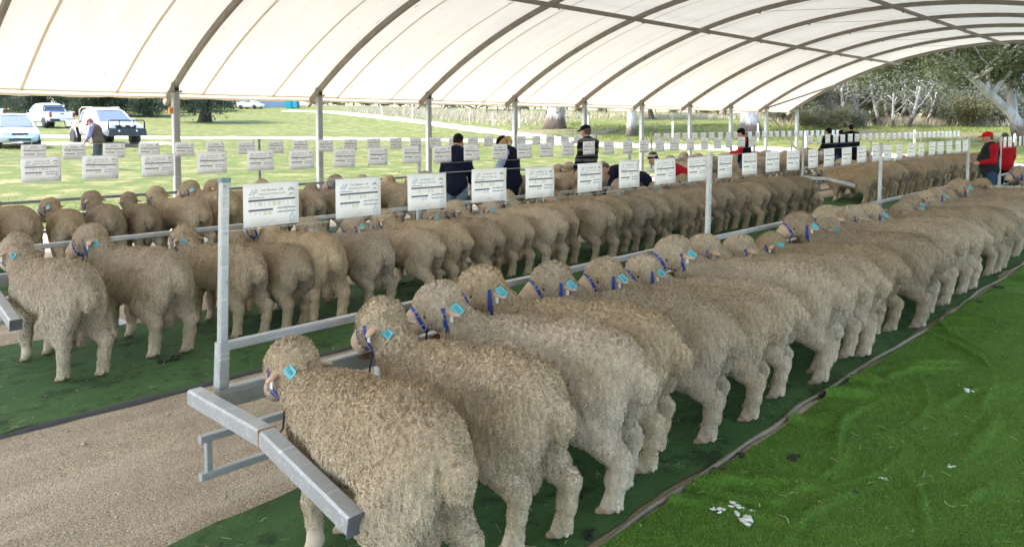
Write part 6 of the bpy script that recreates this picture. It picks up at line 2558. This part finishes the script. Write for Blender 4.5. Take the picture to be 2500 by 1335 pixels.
person('stout man in red cap, red sleeves and slate vest holding a phone', col_v(2420, 3.62), look(-1, 0.25), 1.66, 0.0, 0.18, ((0.05, 1.35), (0.05, 1.35)), 'red', 'red', 'jeans', 'slate', 'cap', 'redcap', 'greyhair', hold='phone', belly=0.07)
person('grey-haired man in red jumper and black trousers, back turned', col_v(2456, 4.05), look(0.05, 1), 1.60, 0.0, 0.15, ((0.05, 0.3), (0.05, 0.3)), 'red', None, 'black', hair='greyhair')
person('man in red cap, brown vest and mauve sleeves, head bowed on the lawn', px_ground(238, 414), look(-1, 0.1), 1.74, 0.22, 0.6, ((0.2, 0.5), (0.2, 0.5)), 'brown', 'mauve', 'grey', 'brown', 'cap', 'redcap', 'greyhair', h=0.015)
# ------------------------------------------------------------------ dung, straw, wool scraps, trampled bits
M_DUNG = mat_plain('dung', (0.018, 0.016, 0.011), 0.7, var=0.4, nscale=60, bump=0.5, bscale=90)
M_SCRAP = mat_plain('white_wool_scrap', (0.78, 0.76, 0.70), 0.9)
M_STRAWB = mat_plain('straw_bit', (0.52, 0.46, 0.28), 0.8, var=0.3, nscale=50)
dg = SDF()
rq = np.random.default_rng(8)
for k in range(11):
    dg.ell((rq.normal() * 0.028, rq.normal() * 0.018, 0.012 + 0.010 * rq.random()), (0.020 + 0.01 * rq.random(), 0.017, 0.013), k=0.008)
Vd, Qd = dg.mesh(0.006)
ME_DUNG = mesh_np('dung', Vd, Qd, True); ME_DUNG.materials.append(M_DUNG)
for i, (x, y, sc) in enumerate(((1940, 1110, 0.8), (2003, 925, 0.9), (2010, 961, 0.9), (2383, 740, 1.0), (1440, 1298, 0.7), (1755, 1145, 0.6), (1810, 1108, 0.6), (2085, 1205, 0.4),
                                (430, 870, 1.0), (395, 880, 0.8), (955, 710, 0.9), (985, 690, 0.7), (1400, 1205, 0.8), (1560, 1110, 0.7), (2440, 700, 0.9), (545, 1000, 0.5))):
    p = px_z(x, y, 0.03)
    z = 0.018
    if p.y < 1.93:
        z = 0.02 + float(wrinkles(np.array([p.x]), np.array([p.y]))[0]) - 0.003
    o = inst('dung', ME_DUNG, None, (p.x, p.y, z), (0, 0, i * 1.7), (sc * 0.85, sc * 0.85, sc * 0.6))
    where = 'bright walkway turf' if p.y < 1.93 else 'dark carpet under the rams'
    tag(o, 'small dark clump of dung on the ' + where, 'dung', 'dung clumps on the ' + where)
sw = SDF()
for k in range(13):
    sw.ell((rq.normal() * 0.032, rq.normal() * 0.022, 0.006), (0.012 + 0.014 * rq.random(), 0.009, 0.006), rotz(rq.random() * 3), k=0.004)
Vs, Qs = sw.mesh(0.004)
Vs = Vs + (vnoise(Vs * 220, 2) - 0.5)[:, None] * 0.009
ME_SCRAP = mesh_np('wool_scrap', Vs, Qs, True); ME_SCRAP.materials.append(M_SCRAP)
for i, (x, y, sc) in enumerate(((1822, 1266, 1.1), (1800, 1243, 0.6), (1760, 1243, 0.6), (2362, 963, 0.6), (2155, 1160, 0.35), (2320, 1135, 0.4))):
    p = px_z(x, y, 0.03)
    z = 0.02 + float(wrinkles(np.array([p.x]), np.array([p.y]))[0]) + 0.002
    o = inst('wool_scrap', ME_SCRAP, None, (p.x, p.y, z), (0, 0, i * 1.1), (sc, sc, sc))
    tag(o, 'scrap of white wool lying on the bright walkway turf', 'wool scrap', 'wool scraps on the turf')


def straw(n, u0, u1, v0, v1, name, label, seed, zf):
    rg = np.random.default_rng(seed)
    mb_v, mb_f = [], []
    u = u0 + (u1 - u0) * rg.random(n) ** 1.4
    v = rg.uniform(v0, v1, n)
    z = zf(u, v)
    L = rg.uniform(0.006, 0.028, n); a = rg.uniform(0, 2 * math.pi, n); w = rg.uniform(0.0008, 0.0022, n)
    d = np.stack([np.cos(a), np.sin(a), rg.normal(size=n) * 0.15], -1) * L[:, None]
    s = np.stack([-np.sin(a), np.cos(a), np.zeros(n)], -1) * w[:, None]
    P = np.stack([u, v, z], -1)
    up = np.array((0, 0, 0.002))
    bend = np.stack([-np.sin(a), np.cos(a), np.zeros(n)], -1) * (rg.normal(size=n) * 0.3 * L)[:, None]
    V = np.stack([P - d - s, P - d + s, P + bend - s + up, P + bend + s + up, P + d - s, P + d + s], 1).reshape(-1, 3)
    q = np.arange(n)[:, None] * 6
    F = np.concatenate([q + np.array([0, 2, 3, 1]), q + np.array([2, 4, 5, 3])])
    me = mesh_np(name, V, F)
    me.materials.append(M_STRAWB)
    return tag(link(bpy.data.objects.new(name, me)), label, kind='stuff')


straw(900, 1.5, 13, -1.6, 1.9, 'straw_litter', 'scattered straw bits on the walkway turf', 31, lambda u, v: 0.034 + wrinkles(u, v))
straw(500, 1.2, 14, 2.0, 3.2, 'straw_litter', 'scattered straw bits on the carpet under the rams', 32, lambda u, v: 0.024 + 0 * u)
straw(400, 1.0, 14, 5.25, 7.0, 'straw_litter', 'scattered straw bits on the carpet along the aisle', 33, lambda u, v: 0.024 + 0 * u)
# pebbles on the gravel
rg = np.random.default_rng(41)
n = 2600
pu, pv = 0.2 + 7 * rg.random(n) ** 1.3, rg.uniform(3.35, 5.1, n)
ico = np.array([(0, 0, 1), (0.9, 0, 0.2), (0.28, 0.85, 0.2), (-0.72, 0.53, 0.2), (-0.72, -0.53, 0.2), (0.28, -0.85, 0.2), (0, 0, -0.6)])
icf = np.array([(0, 1, 2), (0, 2, 3), (0, 3, 4), (0, 4, 5), (0, 5, 1), (6, 2, 1), (6, 3, 2), (6, 4, 3), (6, 5, 4), (6, 1, 5)])
sz = rg.uniform(0.003, 0.008, n) * (1 + (rg.random(n) > 0.96) * 1.2)
V = ico[None] * sz[:, None, None] * (1 + 0.25 * rg.normal(size=(n, 7, 3))) + np.stack([pu, pv, np.full(n, 0.006)], -1)[:, None, :]
me = mesh_np('gravel_stones', V.reshape(-1, 3), (np.arange(n)[:, None, None] * 7 + icf[None]).reshape(-1, 3))
me.materials.append(mat_plain('gravel_stone', (0.42, 0.36, 0.29), 0.9, var=0.4, nscale=30))
tag(link(bpy.data.objects.new('gravel_stones', me)), 'loose small stones on the gravel aisle', kind='stuff')
